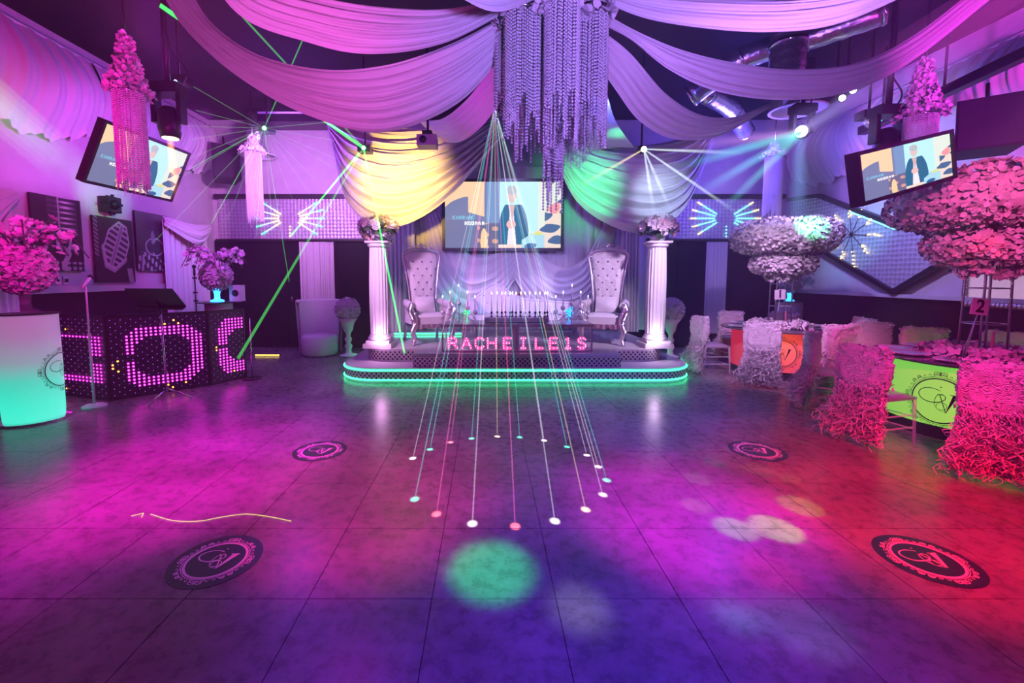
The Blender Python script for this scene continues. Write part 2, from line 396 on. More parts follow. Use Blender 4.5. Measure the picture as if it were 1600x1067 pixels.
# ================================================================== shared makers
def blossom_mesh(name, r, mt, petals=6, cup=.45, seed=0):
    q = random.Random(seed); b = MB()
    for ring, (rr, lift, n) in enumerate(((1.0, cup, petals), (.62, cup + .35, petals - 1))):
        for k in range(n):
            t = 2 * PI * (k + .5 * ring) / n + q.uniform(-.15, .15); w = rr * .55
            rows = []
            for f, wd, h in ((.08, .25, 0), (.6, 1.0, .35), (1.0, .55, 1.0)):
                c = Vector((math.cos(t) * rr * f, math.sin(t) * rr * f, lift * h * rr + .1 * ring)); s_ = Vector((-math.sin(t), math.cos(t), 0)) * w * wd * .8
                rows.append((c - s_, c + s_))
            vs_ = [p * r for row in rows for p in row]
            b.add(vs_, [(0, 1, 3, 2), (2, 3, 5, 4)])
    me = b.mesh(name, True, fix=False); me.materials.append(mt); return me
BL = {'white': blossom_mesh('blossom', 1.0, M['petal'], seed=1), 'pink': blossom_mesh('blossom', 1.0, M['pinkpetal'], seed=2)}
def blossom(parent, p, nrm, r, kind='white'):
    o = put('blossom', BL[kind], None, parent, p); o.scale = (r, r, r)
    o.rotation_euler = (Vector(nrm).to_track_quat('Z', 'Y') @ Matrix.Rotation(rnd.uniform(0, 6.28), 3, 'Z').to_quaternion()).to_euler()
    return o
def petal(b, p, nrm, r, q):
    """one curled petal standing on the surface"""
    n = Vector(nrm).normalized(); u = n.orthogonal().normalized(); a = q.uniform(0, 6.28); v = n.cross(u); d = u * math.cos(a) + v * math.sin(a); s_ = n.cross(d)
    p = Vector(p); t = q.uniform(.2, .9); m = p + d * r * .55 + n * r * .3 * t; e = p + d * r * .95 + n * r * t
    b.add([p - s_ * r * .2, p + s_ * r * .2, m + s_ * r * .5, m - s_ * r * .5, e + s_ * r * .3, e - s_ * r * .3], [(0, 1, 2, 3), (3, 2, 4, 5)])
def pleats(b, p0, p1, z0, z1, n, amp, seed=0, flare=0.0, nz=10, nu=None, top=None):
    """hanging pleated cloth from p0 to p1 (xy), between heights z0 and z1"""
    q = random.Random(seed); p0, p1 = Vector((p0[0], p0[1], 0)), Vector((p1[0], p1[1], 0)); d = p1 - p0; nn = Vector((-d.y, d.x, 0)).normalized()
    ph = [q.uniform(0, 6.28) for _ in range(4)]
    def fn(u, v):
        a = amp * (.35 + .65 * v) * (math.sin(u * n * 6.283 + ph[0] + .6 * math.sin(u * 9 + ph[1])) + .35 * math.sin(u * n * 2.3 * 6.283 + ph[2]))
        c = p0 + d * (.5 + (u - .5) * (1 + flare * v)) + nn * a
        zt = z1 if top is None else top(u)
        return Vector((c.x, c.y, zt + (z0 - zt) * v))
    return b.grid(fn, nu or int(n * 10), nz)
def swag_grid(b, upper, lower, folds, amp, seed=0, nu=40, nv=44, ends=(.35, .35), nrm=(0, -1, .25), bul=.22):
    """cloth hung between an upper and a lower edge curve, folds running along it"""
    q = random.Random(seed); U = sm(upper, 10); Lo = sm(lower, 10); nrm = Vector(nrm).normalized(); ph = [q.uniform(0, 6.28) for _ in range(5)]
    def pick(C, u):
        x = u * (len(C) - 1); i = min(int(x), len(C) - 2); return C[i].lerp(C[i + 1], x - i)
    def fn(u, v):
        a, c = pick(U, u), pick(Lo, u)
        env = min(1, ends[0] + 2.2 * u, ends[1] + 2.2 * (1 - u))
        vv = v + .035 * math.sin(5 * u + ph[3] + 9 * v) * math.sin(PI * v)
        h = math.sin(folds * 6.283 * vv + ph[0] + 1.6 * math.sin(2.5 * u + ph[1])) + .5 * math.sin(folds * 2.17 * 6.283 * vv + ph[2] - 1.3 * u) + .28 * math.sin(folds * 3.9 * 6.283 * vv + ph[4] + 2 * u)
        bulge = math.sin(PI * v) * (c - a).length * bul
        return a.lerp(c, vv) + nrm * (amp * h * env + bulge)
    return b.grid(fn, nu, nv)

# ---- the venue's monogram: an oval frame with curls and the letters C and V (flat print) in the unit circle
def logo_lines():
    out = []
    def arc(cx, cy, rx, ry, a0, a1, w, n=40, w1=None):
        out.append(([(cx + rx * math.cos(R(a0 + (a1 - a0) * k / n)), cy + ry * math.sin(R(a0 + (a1 - a0) * k / n))) for k in range(n + 1)], w, w if w1 is None else w1))
    arc(0, 0, .74, .74, 0, 360, .042, 64); arc(0, 0, .80, .80, 0, 360, .014, 64)
    for k in range(8):
        A = 90 + 45 * k; big = k % 2 == 0
        def pt(t, r):   # t along the ring, r outward
            a = R(A) - t / .86; return ((.82 + r) * math.cos(a), (.82 + r) * math.sin(a))
        for sgn in (-1, 1):
            sp = []
            for i in range(26):
                f = i / 25; th = f * 2.6 * PI; rr = .075 * (1 - .78 * f) * (1.15 if big else .85)
                sp.append(pt(sgn * (.10 + rr * math.cos(th + PI)), .075 + rr * math.sin(th)))
            out.append((sp, .020, .008))
            out.append(([pt(sgn * (.02 + .30 * i / 14), .03 + .05 * math.sin(i / 14 * 2 * PI)) for i in range(15)], .022, .006))
            sp = []
            for i in range(20):
                f = i / 19; th = f * 2.2 * PI; rr = .042 * (1 - .75 * f); sp.append(pt(sgn * (.255 + rr * math.cos(th)), .05 + rr * math.sin(th)))
            out.append((sp, .013, .006))
        if big: out.append(([pt(0, .02), pt(0, .10), pt(0, .19)], .045, .004)); out.append(([pt(-.035, .11), pt(0, .15), pt(.035, .11)], .014, .014))
    # C : a wide script stroke with its lower loop
    arc(-.20, .16, .34, .24, 48, 300, .020, 36, .030)
    out.append(([(-.03, -.05), (.08, .0), (.16, .08), (.17, .17), (.10, .24), (.0, .22), (-.07, .13), (-.10, .0), (-.09, -.14), (-.02, -.27), (.08, -.33), (.2, -.34)], .026, .010))
    arc(.09, -.16, .13, .12, 200, -120, .014, 26)
    # V
    out.append(([(.02, .22), (.14, -.16), (.20, -.36)], .026, .020)); out.append(([(.40, .26), (.20, -.37)], .115, .012))
    out.append(([(.27, .26), (.50, .26)], .022, .022)); out.append(([(-.05, .22), (.10, .22)], .018, .018))
    out.append(([(.02, .47), (.045, .485), (.05, .46)], .035, .03))
    return out
LOGO = logo_lines()
def logo_mesh(b, fn, s=1.0, wf=1.0):
    for pts, w0, w1 in LOGO:
        n = len(pts); vs_ = []
        for i, (x, y) in enumerate(pts):
            x0, y0 = pts[max(i - 1, 0)]; x1, y1 = pts[min(i + 1, n - 1)]; dx, dy = x1 - x0, y1 - y0; l = math.hypot(dx, dy) or 1
            w = wf * (w0 + (w1 - w0) * i / (n - 1)) / 2
            vs_ += [fn((x - dy / l * w) * s, (y + dx / l * w) * s), fn((x + dy / l * w) * s, (y - dx / l * w) * s)]
        b.add(vs_, [(2 * i, 2 * i + 1, 2 * i + 3, 2 * i + 2) for i in range(n - 1)])
    return b

# ================================================================== the stage
SX = .46
stage = thing('stage', 'white two-step stage with dotted risers and green light strips', 'stage', (SX, 8.1, 0))
def outline(hw, y0, y1, r, n=14):
    """front-rounded rectangle, from back left round the front to back right"""
    p = [(SX - hw, y1)]
    for k in range(n + 1): t = PI + (PI / 2) * k / n; p.append((SX - hw + r + r * math.cos(t), y0 + r + r * math.sin(t)))
    for k in range(n + 1): t = 1.5 * PI + (PI / 2) * k / n; p.append((SX + hw - r + r * math.cos(t), y0 + r + r * math.sin(t)))
    p.append((SX + hw, y1)); return p
def riser_mat():
    m = bpy.data.materials.new('dotted_riser'); m.use_nodes = True; nt = m.node_tree; N = nt.nodes; L = nt.links; b = N['Principled BSDF']
    uv = N.new('ShaderNodeUVMap'); sp = N.new('ShaderNodeSeparateXYZ'); L.new(uv.outputs[0], sp.inputs[0]); prev = []
    for ax in (0, 1):
        m1 = N.new('ShaderNodeMath'); m1.operation = 'MULTIPLY'; m1.inputs[1].default_value = PI / .036; L.new(sp.outputs[ax], m1.inputs[0])
        s1 = N.new('ShaderNodeMath'); s1.operation = 'SINE'; L.new(m1.outputs[0], s1.inputs[0]); prev.append(s1)
    pr = N.new('ShaderNodeMath'); pr.operation = 'MULTIPLY'; L.new(prev[0].outputs[0], pr.inputs[0]); L.new(prev[1].outputs[0], pr.inputs[1])
    gt = N.new('ShaderNodeMath'); gt.operation = 'GREATER_THAN'; gt.inputs[1].default_value = .22; L.new(pr.outputs[0], gt.inputs[0])
    mx = N.new('ShaderNodeMix'); mx.data_type = 'RGBA'; L.new(gt.outputs[0], mx.inputs[0]); mx.inputs[6].default_value = (.68, .64, .68, 1); mx.inputs[7].default_value = (.006, .006, .008, 1)
    L.new(mx.outputs[2], b.inputs['Base Color']); b.inputs['Roughness'].default_value = .3; return m
M['riser'] = riser_mat()
M['ledgreen'] = emat('green_led_strip', (.04, 1.0, .36), 5.0, False)
def deck(name, pl, z0, z1, parent):
    MB().prism(pl, z0, z1, lambda x, y, t: Vector((x, y, t))).build(name, M['gloss_white'], parent, False, True)
def riser(pl, z0, z1, parent, out=.006):
    vs_ = []; fs = []; uv = []; s = 0
    for i, (x, y) in enumerate(pl):
        if i: s += math.hypot(x - pl[i - 1][0], y - pl[i - 1][1])
        d = Vector((x - SX, y - 9.0, 0)).normalized() * out
        vs_ += [(x + d.x, y + d.y - .002, z0), (x + d.x, y + d.y - .002, z1)]; uv.append(s)
    n = len(pl); b = MB(); b.add(vs_, [(2 * i, 2 * i + 2, 2 * i + 3, 2 * i + 1) for i in range(n - 1)])
    me = b.mesh('riser', True, parent_loc(parent)); lay = me.uv_layers.new(name='UVMap')
    for lp in me.loops: lay.data[lp.index].uv = (uv[lp.vertex_index // 2], (z1 - z0) * (lp.vertex_index % 2) + .005)
    put('riser', me, M['riser'], parent)
T1 = outline(2.74, 6.5, 9.6, .62); T2 = outline(2.46, 7.02, 9.6, .42)
deck('lower_step', T1, .0, .215, stage); riser(T1, .055, .165, stage)
deck('upper_step', T2, .215, .42, stage); riser(T2, .25, .385, stage)
T3 = [(SX - 1.57, 7.3), (SX - 1.57, 6.60), (SX + 1.57, 6.60), (SX + 1.57, 7.3)]
deck('front_platform', T3, .2155, .421, stage); riser(T3, .225, .375, stage)
for z in (.187, .042):
    p = [Vector((x, y, z)) + Vector((x - SX, y - 9, 0)).normalized() * .014 for x, y in T1]
    MB().tube(p, .011, 6).build('led_strip', M['ledgreen'], stage, True, True)
MB().tube([(SX - 2.3, 8.75, .45), (-.5, 8.75, .45)], .014, 6).build('led_strip', M['ledgreen'], stage, True, True)

# columns with bouquets
def column(x, y, label, blabel, seed):
    c = thing('column', label, 'column', (x, y, .421), 0, 'fluted columns on the stage')
    MB().box((0, 0, .035), (.46, .46, .07)).box((0, 0, .095), (.38, .38, .05)).build('plinth', M['white'], c, False)
    MB().lathe([(.185, .12), (.20, .14), (.185, .17), (.165, .18), (.175, .20), (.15, .22)], n=28).build('base_ring', M['white'], c)
    def fn(u, v):
        t = u * 2 * PI; r = (.148 - .012 * v + .012 * math.sin(PI * v)) * (1 + .045 * math.cos(18 * t)); return Vector((r * math.cos(t), r * math.sin(t), .22 + 1.42 * v))
    MB().grid(fn, 108, 8, True).build('shaft', M['white'], c)
    MB().lathe([(.14, 1.63), (.17, 1.65), (.18, 1.68), (.15, 1.70)], n=28).box((0, 0, 1.715), (.36, .36, .035)).build('capital', M['white'], c)
    q = random.Random(seed)
    f = thing('bouquet', blabel, 'flowers', (x, y, .421 + 1.733), 0, 'bouquets on the columns')
    MB().lathe([(.08, 0), (.12, .05), (.10, .10)], n=14).build('bowl', M['white'], f)
    lv = MB()
    for k in range(70):
        d = Vector((q.gauss(0, 1), q.gauss(0, 1), q.gauss(.35, .8))).normalized(); petal(lv, Vector((0, 0, .16)) + Vector((d.x * .24, d.y * .24, d.z * .15)), d, .09, q)
    lv.build('leaves', M['leaf'], f, True, fix=False)['kind'] = 'stuff'
    for k in range(46):
        d = Vector((q.gauss(0, 1), q.gauss(-.2, 1), q.gauss(.35, .7))).normalized()
        blossom(f, Vector((0, 0, .22)) + Vector((d.x * .29, d.y * .27, d.z * .19)), d, q.uniform(.05, .085), 'pink' if q.random() < .3 else 'white')
column(-1.77, 7.3, 'white fluted column on the stage beside the throne under the yellow swag', 'pink and white bouquet on the column under the yellow swag', 3)
column(2.80, 7.3, 'white fluted column on the stage beside the throne under the teal swag', 'pink and white bouquet on the column under the teal swag', 4)

# thrones
M['button'] = mat('crystal_button', (.22, .20, .26), .2, .5)
def make_throne(label, loc, rz):
    t = thing('throne_chair', label, 'chair', loc, rz, 'throne chairs on the stage')
    def half(z):   # half width of the back at height z
        f = (z - .5) / 1.1; return .235 + .02 * f + .115 * f * f
    def back_pts(inset=0.0):
        pts = []
        for k in range(9): z = .5 + 1.02 * k / 8; pts.append((-half(z) + inset, z))
        for k in range(1, 8):
            a = PI - PI * k / 8; pts.append((math.cos(a) * (half(1.52) - inset), 1.52 + (.13 - inset) * math.sin(a)))
        return pts + [(-x, z) for x, z in pts[8::-1]]
    lean = lambda z: .20 + .10 * (z - .5)
    MB().prism(back_pts(.012), 0, .07, lambda x, z, d: Vector((x, lean(z) + d, z))).build('backrest', M['velvet'], t, True, sharp=40)
    # padded tufted face
    b = MB()
    def face(u, v):
        z = .52 + 1.08 * v; hw = (half(min(z, 1.52)) if z < 1.52 else half(1.52) * math.sqrt(max(0.02, 1 - ((z - 1.52) / .13) ** 2))) - .03
        x = (u * 2 - 1) * hw; row = v * 8
        tuft = .5 + .5 * math.cos(2 * PI * (u * 3.5 + .5 * (int(row) % 2))) * math.cos(2 * PI * row)
        e = min(1, 6 * (.5 - abs(u - .5)), 6 * min(v, 1 - v) + .05); return Vector((x, lean(z) - .045 * math.sqrt(max(0, e)) + .020 * (1 - tuft) ** 2 - .012, z))
    b.grid(face, 24, 34).build('back_cushion', M['velvet'], t)
    for r_ in range(7):
        for k in range(3 + (r_ % 2)):
            z = .68 + .125 * r_; x = (k - (2 + r_ % 2) / 2) * .14 * (1 + .04 * r_)
            if abs(x) < half(z) - .04: MB().ball((x, lean(z) - .052, z), .017, 7, 5).build('button', M['button'], t)
    fr = MB(); o = [Vector((x, lean(z) - .03, z)) for x, z in back_pts(0)]; fr.tube(o, .02, 8); fr.build('back_frame', M['silver'], t)
    cr = MB()
    for s in (-1, 1):
        for x0, z0, r0 in ((.06, 1.685, .055), (.16, 1.665, .045), (.25, 1.62, .04), (.33, 1.54, .03)):
            cr.tube([(s * (x0 + r0 * (1 - .07 * i) * math.cos(.55 * i)), lean(1.6) - .03, z0 + r0 * (1 - .07 * i) * math.sin(.55 * i)) for i in range(13)], .011, 5)
        cr.tube([(s * .30, .15, .60), (s * .33, .14, .66), (s * .29, .15, .70), (s * .26, .16, .66)], .014, 6)
    cr.ball((0, lean(1.7) - .03, 1.735), (.035, .02, .045)); cr.tube([Vector((x, lean(z) - .03, z + .025)) for x, z in back_pts(0)[6:19]], .014, 6); cr.tube([(-.30, .15, .62), (-.25, .2, .62), (-.25, .22, 1.5), (0, .28, 1.66)], .004, 4); cr.tube([(.30, .15, .62), (.25, .2, .62), (.25, .22, 1.5), (0, .28, 1.66)], .004, 4); cr.build('crest', M['silver'], t)
    # seat, apron, arms, legs
    MB().grid(lambda u, v: Vector(((u - .5) * .60, (v - .5) * .60 - .08, .47 + .055 * (max(0, 1 - (2 * u - 1) ** 6) * max(0, 1 - (2 * v - 1) ** 6)) ** .5)), 14, 14).box((0, -.08, .40), (.60, .60, .14)).build('seat', M['velvet'], t, True, sharp=40)
    ap = MB()
    ap.grid(lambda u, v: Vector(((u - .5) * .62, -.39 + .012 * math.sin(40 * u), .35 - (.05 + .035 * abs(math.sin(3 * PI * u))) * v)), 30, 3)
    for s in (-1, 1): ap.grid(lambda u, v: Vector((s * .31, -.38 + .6 * u, .35 - (.05 + .03 * abs(math.sin(3 * PI * u))) * v)), 20, 3)
    ap.build('apron', M['silver'], t)
    for s in (-1, 1):
        a = MB(); a.tube([(s * .345, -.36, .66), (s * .345, -.1, .67), (s * .32, .2, .70)], [.075, .075, .06], 12); a.box((s * .33, -.07, .50), (.06, .56, .30)); a.build('armrest', M['velvet'], t, True, sharp=40)
        l = MB(); l.tube(sm([(s * .35, -.40, .70), (s * .39, -.42, .60), (s * .34, -.43, .48), (s * .32, -.42, .36), (s * .36, -.44, .24), (s * .33, -.42, .12), (s * .35, -.45, .03), (s * .36, -.47, .0)], 5),
                           [.05] * 5 + [.055] * 8 + [.05] * 8 + [.045] * 5 + [.03] * 5 + [.024] * 5, 9)
        for i in range(8): l.ball((s * (.35 + .035 * math.sin(i * 2.1)), -.45, .66 - .06 * i), .026, 6, 5)
        l.build('front_leg', M['silver'], t)
        MB().tube(sm([(s * .28, .24, .40), (s * .30, .30, .2), (s * .31, .36, .0)], 5), .03, 8).build('back_leg', M['silver'], t)
    MB().grid(lambda u, v: Vector(((u - .5) * .36, .02 + .10 * v - .07 * math.sin(PI * u) * math.sin(PI * v), .53 + .27 * v)), 12, 12).grid(lambda u, v: Vector(((u - .5) * .36, .04 + .10 * v + .05 * math.sin(PI * u) * math.sin(PI * v), .53 + .27 * v)), 12, 12).build('cushion', M['velvet'], t)
    return t
make_throne('tall white tufted throne with silver frame near the green-lit candelabra', (-1.08, 7.9, .4215), R(24))
make_throne('tall white tufted throne with silver frame near the blue-lit candelabra', (2.12, 7.85, .4215), R(-22))

# chaise sofa
sofa = thing('chaise_sofa', 'white tufted chaise sofa with one high scrolled end behind the display case', 'sofa', (.78, 8.62, .4215))
def stop(x): return .66 + .36 * math.exp(-((x + .62) / .34) ** 2) + .03 * math.cos(3 * x)
MB().prism([(-1.1, .3)] + [(-1.1 + 2.2 * k / 24, stop(-1.1 + 2.2 * k / 24)) for k in range(25)] + [(1.1, .3)], 0, .14, lambda x, z, d: Vector((x, .22 + d + .12 * (z - .3), z))).build('backrest', M['velvet'], sofa, True, sharp=50)
MB().tube([(-1.1 + 2.2 * k / 24, .24 + .12 * (stop(-1.1 + 2.2 * k / 24) - .3), stop(-1.1 + 2.2 * k / 24)) for k in range(25)], .03, 8).build('back_rail', M['velvet'], sofa)
for r_ in range(3):
    for k in range(13):
        x = -1.0 + .165 * k + .08 * (r_ % 2); z = .5 + .14 * r_
        if z < stop(x) - .06: MB().ball((x, .215 + .12 * (z - .3), z), .014, 6, 5).build('button', M['silver'], sofa)
MB().box((0, -.08, .36), (2.2, .66, .16)).build('seat', M['velvet'], sofa, False)
for s in (-1, 1):
    MB().tube([(s * 1.06, -.40, .60), (s * 1.06, .2, .60)], .11, 14).box((s * 1.06, -.1, .47), (.14, .58, .2)).build('armrest', M['velvet'], sofa, True, sharp=40)
    for y in (-.34, .26): MB().tube([(s * .98, y, .30), (s * 1.02, y, .16), (s * .98, y, 0)], [.05, .04, .025], 8).build('leg', M['silver'], sofa)

# display case with the lit letters
CX0, CX1, CY0, CY1, CZ0, CZ1 = -.69, 1.64, 6.76, 7.40, .422, .85
case = thing('display_table', 'long mirrored glass display table at the front of the stage', 'table', ((CX0 + CX1) / 2, (CY0 + CY1) / 2, CZ0))
M['mirror'] = mat('mirror_trim', (.70, .62, .70), .25, .45, var=.03)
MB().box(((CX0 + CX1) / 2, (CY0 + CY1) / 2, CZ1 - .02), (CX1 - CX0 + .03, CY1 - CY0 + .03, .04)).build('table_top', M['mirror'], case, False, True)
MB().box(((CX0 + CX1) / 2, (CY0 + CY1) / 2, CZ0 + .012), (CX1 - CX0, CY1 - CY0, .024)).build('bottom_shelf', M['mirror'], case, False, True)
for x in (CX0 + .012, CX1 - .012):
    for y in (CY0 + .012, CY1 - .012): MB().box((x, y, (CZ0 + CZ1) / 2), (.024, .024, CZ1 - CZ0 - .06)).build('post', M['mirror'], case, False, True)
MB().box((.47, CY0 + .02, (CZ0 + CZ1) / 2), (.06, .04, CZ1 - CZ0 - .06)).build('post', M['mirror'], case, False, True)
MB().box((.47, CY1 - .02, (CZ0 + CZ1) / 2), (.06, .04, CZ1 - CZ0 - .06)).build('post', M['mirror'], case, False, True)
MB().box(((CX0 + CX1) / 2, CY0 + .004, (CZ0 + CZ1) / 2), (CX1 - CX0 - .05, .005, CZ1 - CZ0 - .07)).build('front_pane', M['glass'], case, False, True)
GL = {'R': [[(0, 0), (0, 1)], [(0, 1), (.5, 1), (.66, .85), (.66, .65), (.5, .5), (0, .5)], [(.35, .5), (.75, 0)]],
      'A': [[(0, 0), (.38, 1)], [(.38, 1), (.76, 0)], [(.16, .33), (.6, .33)]],
      'C': [[(.7, .82), (.5, 1), (.2, 1), (0, .78), (0, .22), (.2, 0), (.5, 0), (.7, .18)]],
      'H': [[(0, 0), (0, 1)], [(.7, 0), (.7, 1)], [(0, .5), (.7, .5)]],
      'E': [[(0, 0), (0, 1)], [(0, 1), (.62, 1)], [(0, .5), (.5, .5)], [(0, 0), (.62, 0)]],
      'I': [[(.3, 0), (.3, 1)], [(.1, 1), (.5, 1)], [(.1, 0), (.5, 0)]],
      'L': [[(0, 0), (0, 1)], [(0, 0), (.6, 0)]],
      '1': [[(.3, 0), (.3, 1), (.1, .85)], [(.1, 0), (.5, 0)]],
      'S': [[(.62, .85), (.45, 1), (.18, 1), (.03, .85), (.03, .65), (.2, .53), (.45, .47), (.62, .33), (.62, .15), (.45, 0), (.18, 0), (.0, .15)]]}
M['letter'] = mat('pink_marquee_letter', (.80, .16, .42), .5, emit=(1.0, .08, .42), es=1.0, var=.08)
M['bulb'] = emat('marquee_bulb', (1.0, .55, .78), 5)
def letter(ch, x, ordinal, S=.185):
    words = {'R': 'letter R', 'A': 'letter A', 'C': 'letter C', 'H': 'letter H', 'I': 'letter I', 'L': 'letter L', '1': 'numeral 1', 'S': 'letter S'}
    t = thing('marquee_letter', 'pink marquee %s with glowing bulbs in the display table' % (words.get(ch) or 'letter E ' + ordinal), 'letter', (x, CY0 + .10, CZ0 + .026), 0, 'marquee letters in the display table')
    b = MB(); bl = MB(); hw = .026
    for st in GL[ch]:
        for p, q in zip(st, st[1:]):
            b.bar((p[0] * S, 0, .02 + p[1] * (S - .03)), (q[0] * S, 0, .02 + q[1] * (S - .03)), .035, hw * 1.5)
        for p, q in zip(st, st[1:]):
            n = max(1, int(math.hypot(q[0] - p[0], q[1] - p[1]) * S / .042))
            for k in range(n + 1): f = k / n; bl.ball(((p[0] + (q[0] - p[0]) * f) * S, -.024, .02 + (p[1] + (q[1] - p[1]) * f) * (S - .03)), .0062, 6, 4)
    b.build('body', M['letter'], t, False); tag(bl.build('bulbs', M['bulb'], t), 'tiny glowing bulbs', kind='stuff')
for ch, px, od in (('R', 701, ''), ('A', 722, ''), ('C', 743, ''), ('H', 762, ''), ('E', 787, 'beside the H'), ('I', 812, ''), ('L', 837, ''), ('E', 859, 'beside the numeral 1'), ('1', 882, ''), ('S', 903, '')):
    letter(ch, at(px, 540, CY0 + .1).x, od)

# candles and candelabra on the display table
ZT = CZ1 + .001
tray = thing('candle_tray', 'long silver tray with a dark mirrored edge holding a row of candles', 'tray', (.48, 7.1, ZT))
MB().box((0, 0, .045), (1.02, .26, .07)).build('tray_body', M['silver'], tray, False)
MB().box((0, 0, .006), (.9, .2, .012)).build('foot', M['black'], tray, False)
tb = MB()
for k in range(60): tb.ball((-.5 + k * .017, -.13, .08), .011, 5, 4)
tb.build('beaded_rim', M['crystal'], tray)['kind'] = 'stuff'
cd = thing('taper_candle', 'x', 'candle', (0, 0, 0), 0, 'row of lit taper candles on the silver tray')
MB().lathe([(.022, 0), (.024, .01), (.008, .02), (.006, .05), (.02, .065), (.016, .09)], n=10).build('holder', M['blackmetal'], cd)
MB().lathe([(.008, .08), (.007, .36), (.002, .365)], n=8).build('wax_stick', M['candle'], cd)
MB().lathe([(.001, .365), (.008, .380), (.0005, .41)], n=7).build('flame', M['flame'], cd)
ORD = 'first second third fourth fifth sixth seventh eighth ninth tenth eleventh twelfth thirteenth fourteenth'.split()
cpx = [768, 777, 784, 790, 797, 801, 806, 814, 820, 828, 836, 844, 851, 856]
for i, px in enumerate(cpx):
    lb = ORD[i] + ' lit taper candle on the silver tray, counted from the green-lit candelabra'
    loc = (at(px, 480, 7.1).x, 7.1 + (.05 if i % 2 else -.04), ZT + .081)
    if i == 0: cd.location = loc; cd['label'] = lb
    else: dup(cd, loc, 0, lb)
rose = thing('red_rose', 'single red rose standing behind the candle row', 'flower', (at(812, 480, 7.18).x, 7.2, ZT + .081))
MB().tube([(0, 0, 0), (.004, 0, .34)], .004, 5).build('stem', M['leaf'], rose)
M['rose'] = mat('red_rose_petals', (.5, .01, .03), .6)
rb = MB()
for k in range(16): petal(rb, (0, 0, .35), (math.sin(k * 2.4) * .5, math.cos(k * 2.4) * .5, 1), .034, rnd)
rb.build('bloom', M['rose'], rose, True, fix=False)
def candelabra(label, x, y):
    t = thing('candelabra', label, 'candelabra', (x, y, ZT), 0, 'candelabras on the display table')
    w = MB()
    for s in (-1, 1):
        w.tube(sm([(s * .02, 0, .05), (s * .10, 0, .12), (s * .20, 0, .03), (s * .26, 0, .02), (s * .27, 0, .07), (s * .23, 0, .06)], 5), .007, 6)
        w.tube(sm([(s * .03, .02, .02), (s * .09, .02, .04), (s * .12, .02, .10), (s * .07, .02, .12), (s * .05, .02, .08)], 5), .006, 6)
        w.tube(sm([(0, 0, .12), (s * .08, 0, .16), (s * .13, 0, .14), (s * .14, 0, .20)], 5), .006, 6)
        w.tube(sm([(s * .1, 0, .11), (s * .22, 0, .12), (s * .25, 0, .05), (s * .26, 0, .13)], 5), .006, 6)
    w.tube([(0, 0, 0), (0, 0, .26)], .009, 7); w.build('scroll_frame', M['silver'], t)
    for x_, z_, h in ((-.26, .13, .20), (-.14, .20, .20), (0, .27, .24), (.14, .20, .20), (.26, .13, .20)):
        c = MB().ball((x_, 0, z_ + .03), .04, 10, 7).build('glass_cup', M['crystal'], t)
        MB().lathe([(.009, 0), (.008, h), (.001, h + .004)], (x_, 0, z_ + .06), 8).build('candle', M['candle'], c)
        MB().lathe([(.001, 0), (.008, .014), (.0005, .04)], (x_, 0, z_ + .064 + h), 7).build('flame', M['flame'], c)
candelabra('silver five-armed candelabra at the green-lit end of the display table', at(717, 480, 7.1).x, 7.08)
candelabra('silver five-armed candelabra at the blue-lit end of the display table', at(893, 480, 7.1).x, 7.08)
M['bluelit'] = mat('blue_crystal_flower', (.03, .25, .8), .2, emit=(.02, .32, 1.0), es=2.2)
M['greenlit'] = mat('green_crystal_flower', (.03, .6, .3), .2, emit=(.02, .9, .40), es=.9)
for nm, px, mt_, lb in (('bluelit', 889, 'bluelit', 'blue glowing crystal flower among the candelabra arms'), ('greenlit', 730, 'greenlit', 'green glowing crystal flower beside the candelabra')):
    g = thing('crystal_flower', lb, 'ornament', (at(px, 490, 7.25).x, 7.25, ZT)); b = MB()
    for k in range(26): petal(b, (.02 * math.sin(k), .02 * math.cos(k), .08 + .012 * (k % 9)), (math.sin(k * 2.4), math.cos(k * 2.4), .7), .055, rnd)
    b.build('petals', M[mt_], g, True, fix=False); MB().lathe([(.03, 0), (.008, .02), (.008, .1)], n=10).build('stem', M[mt_], g)

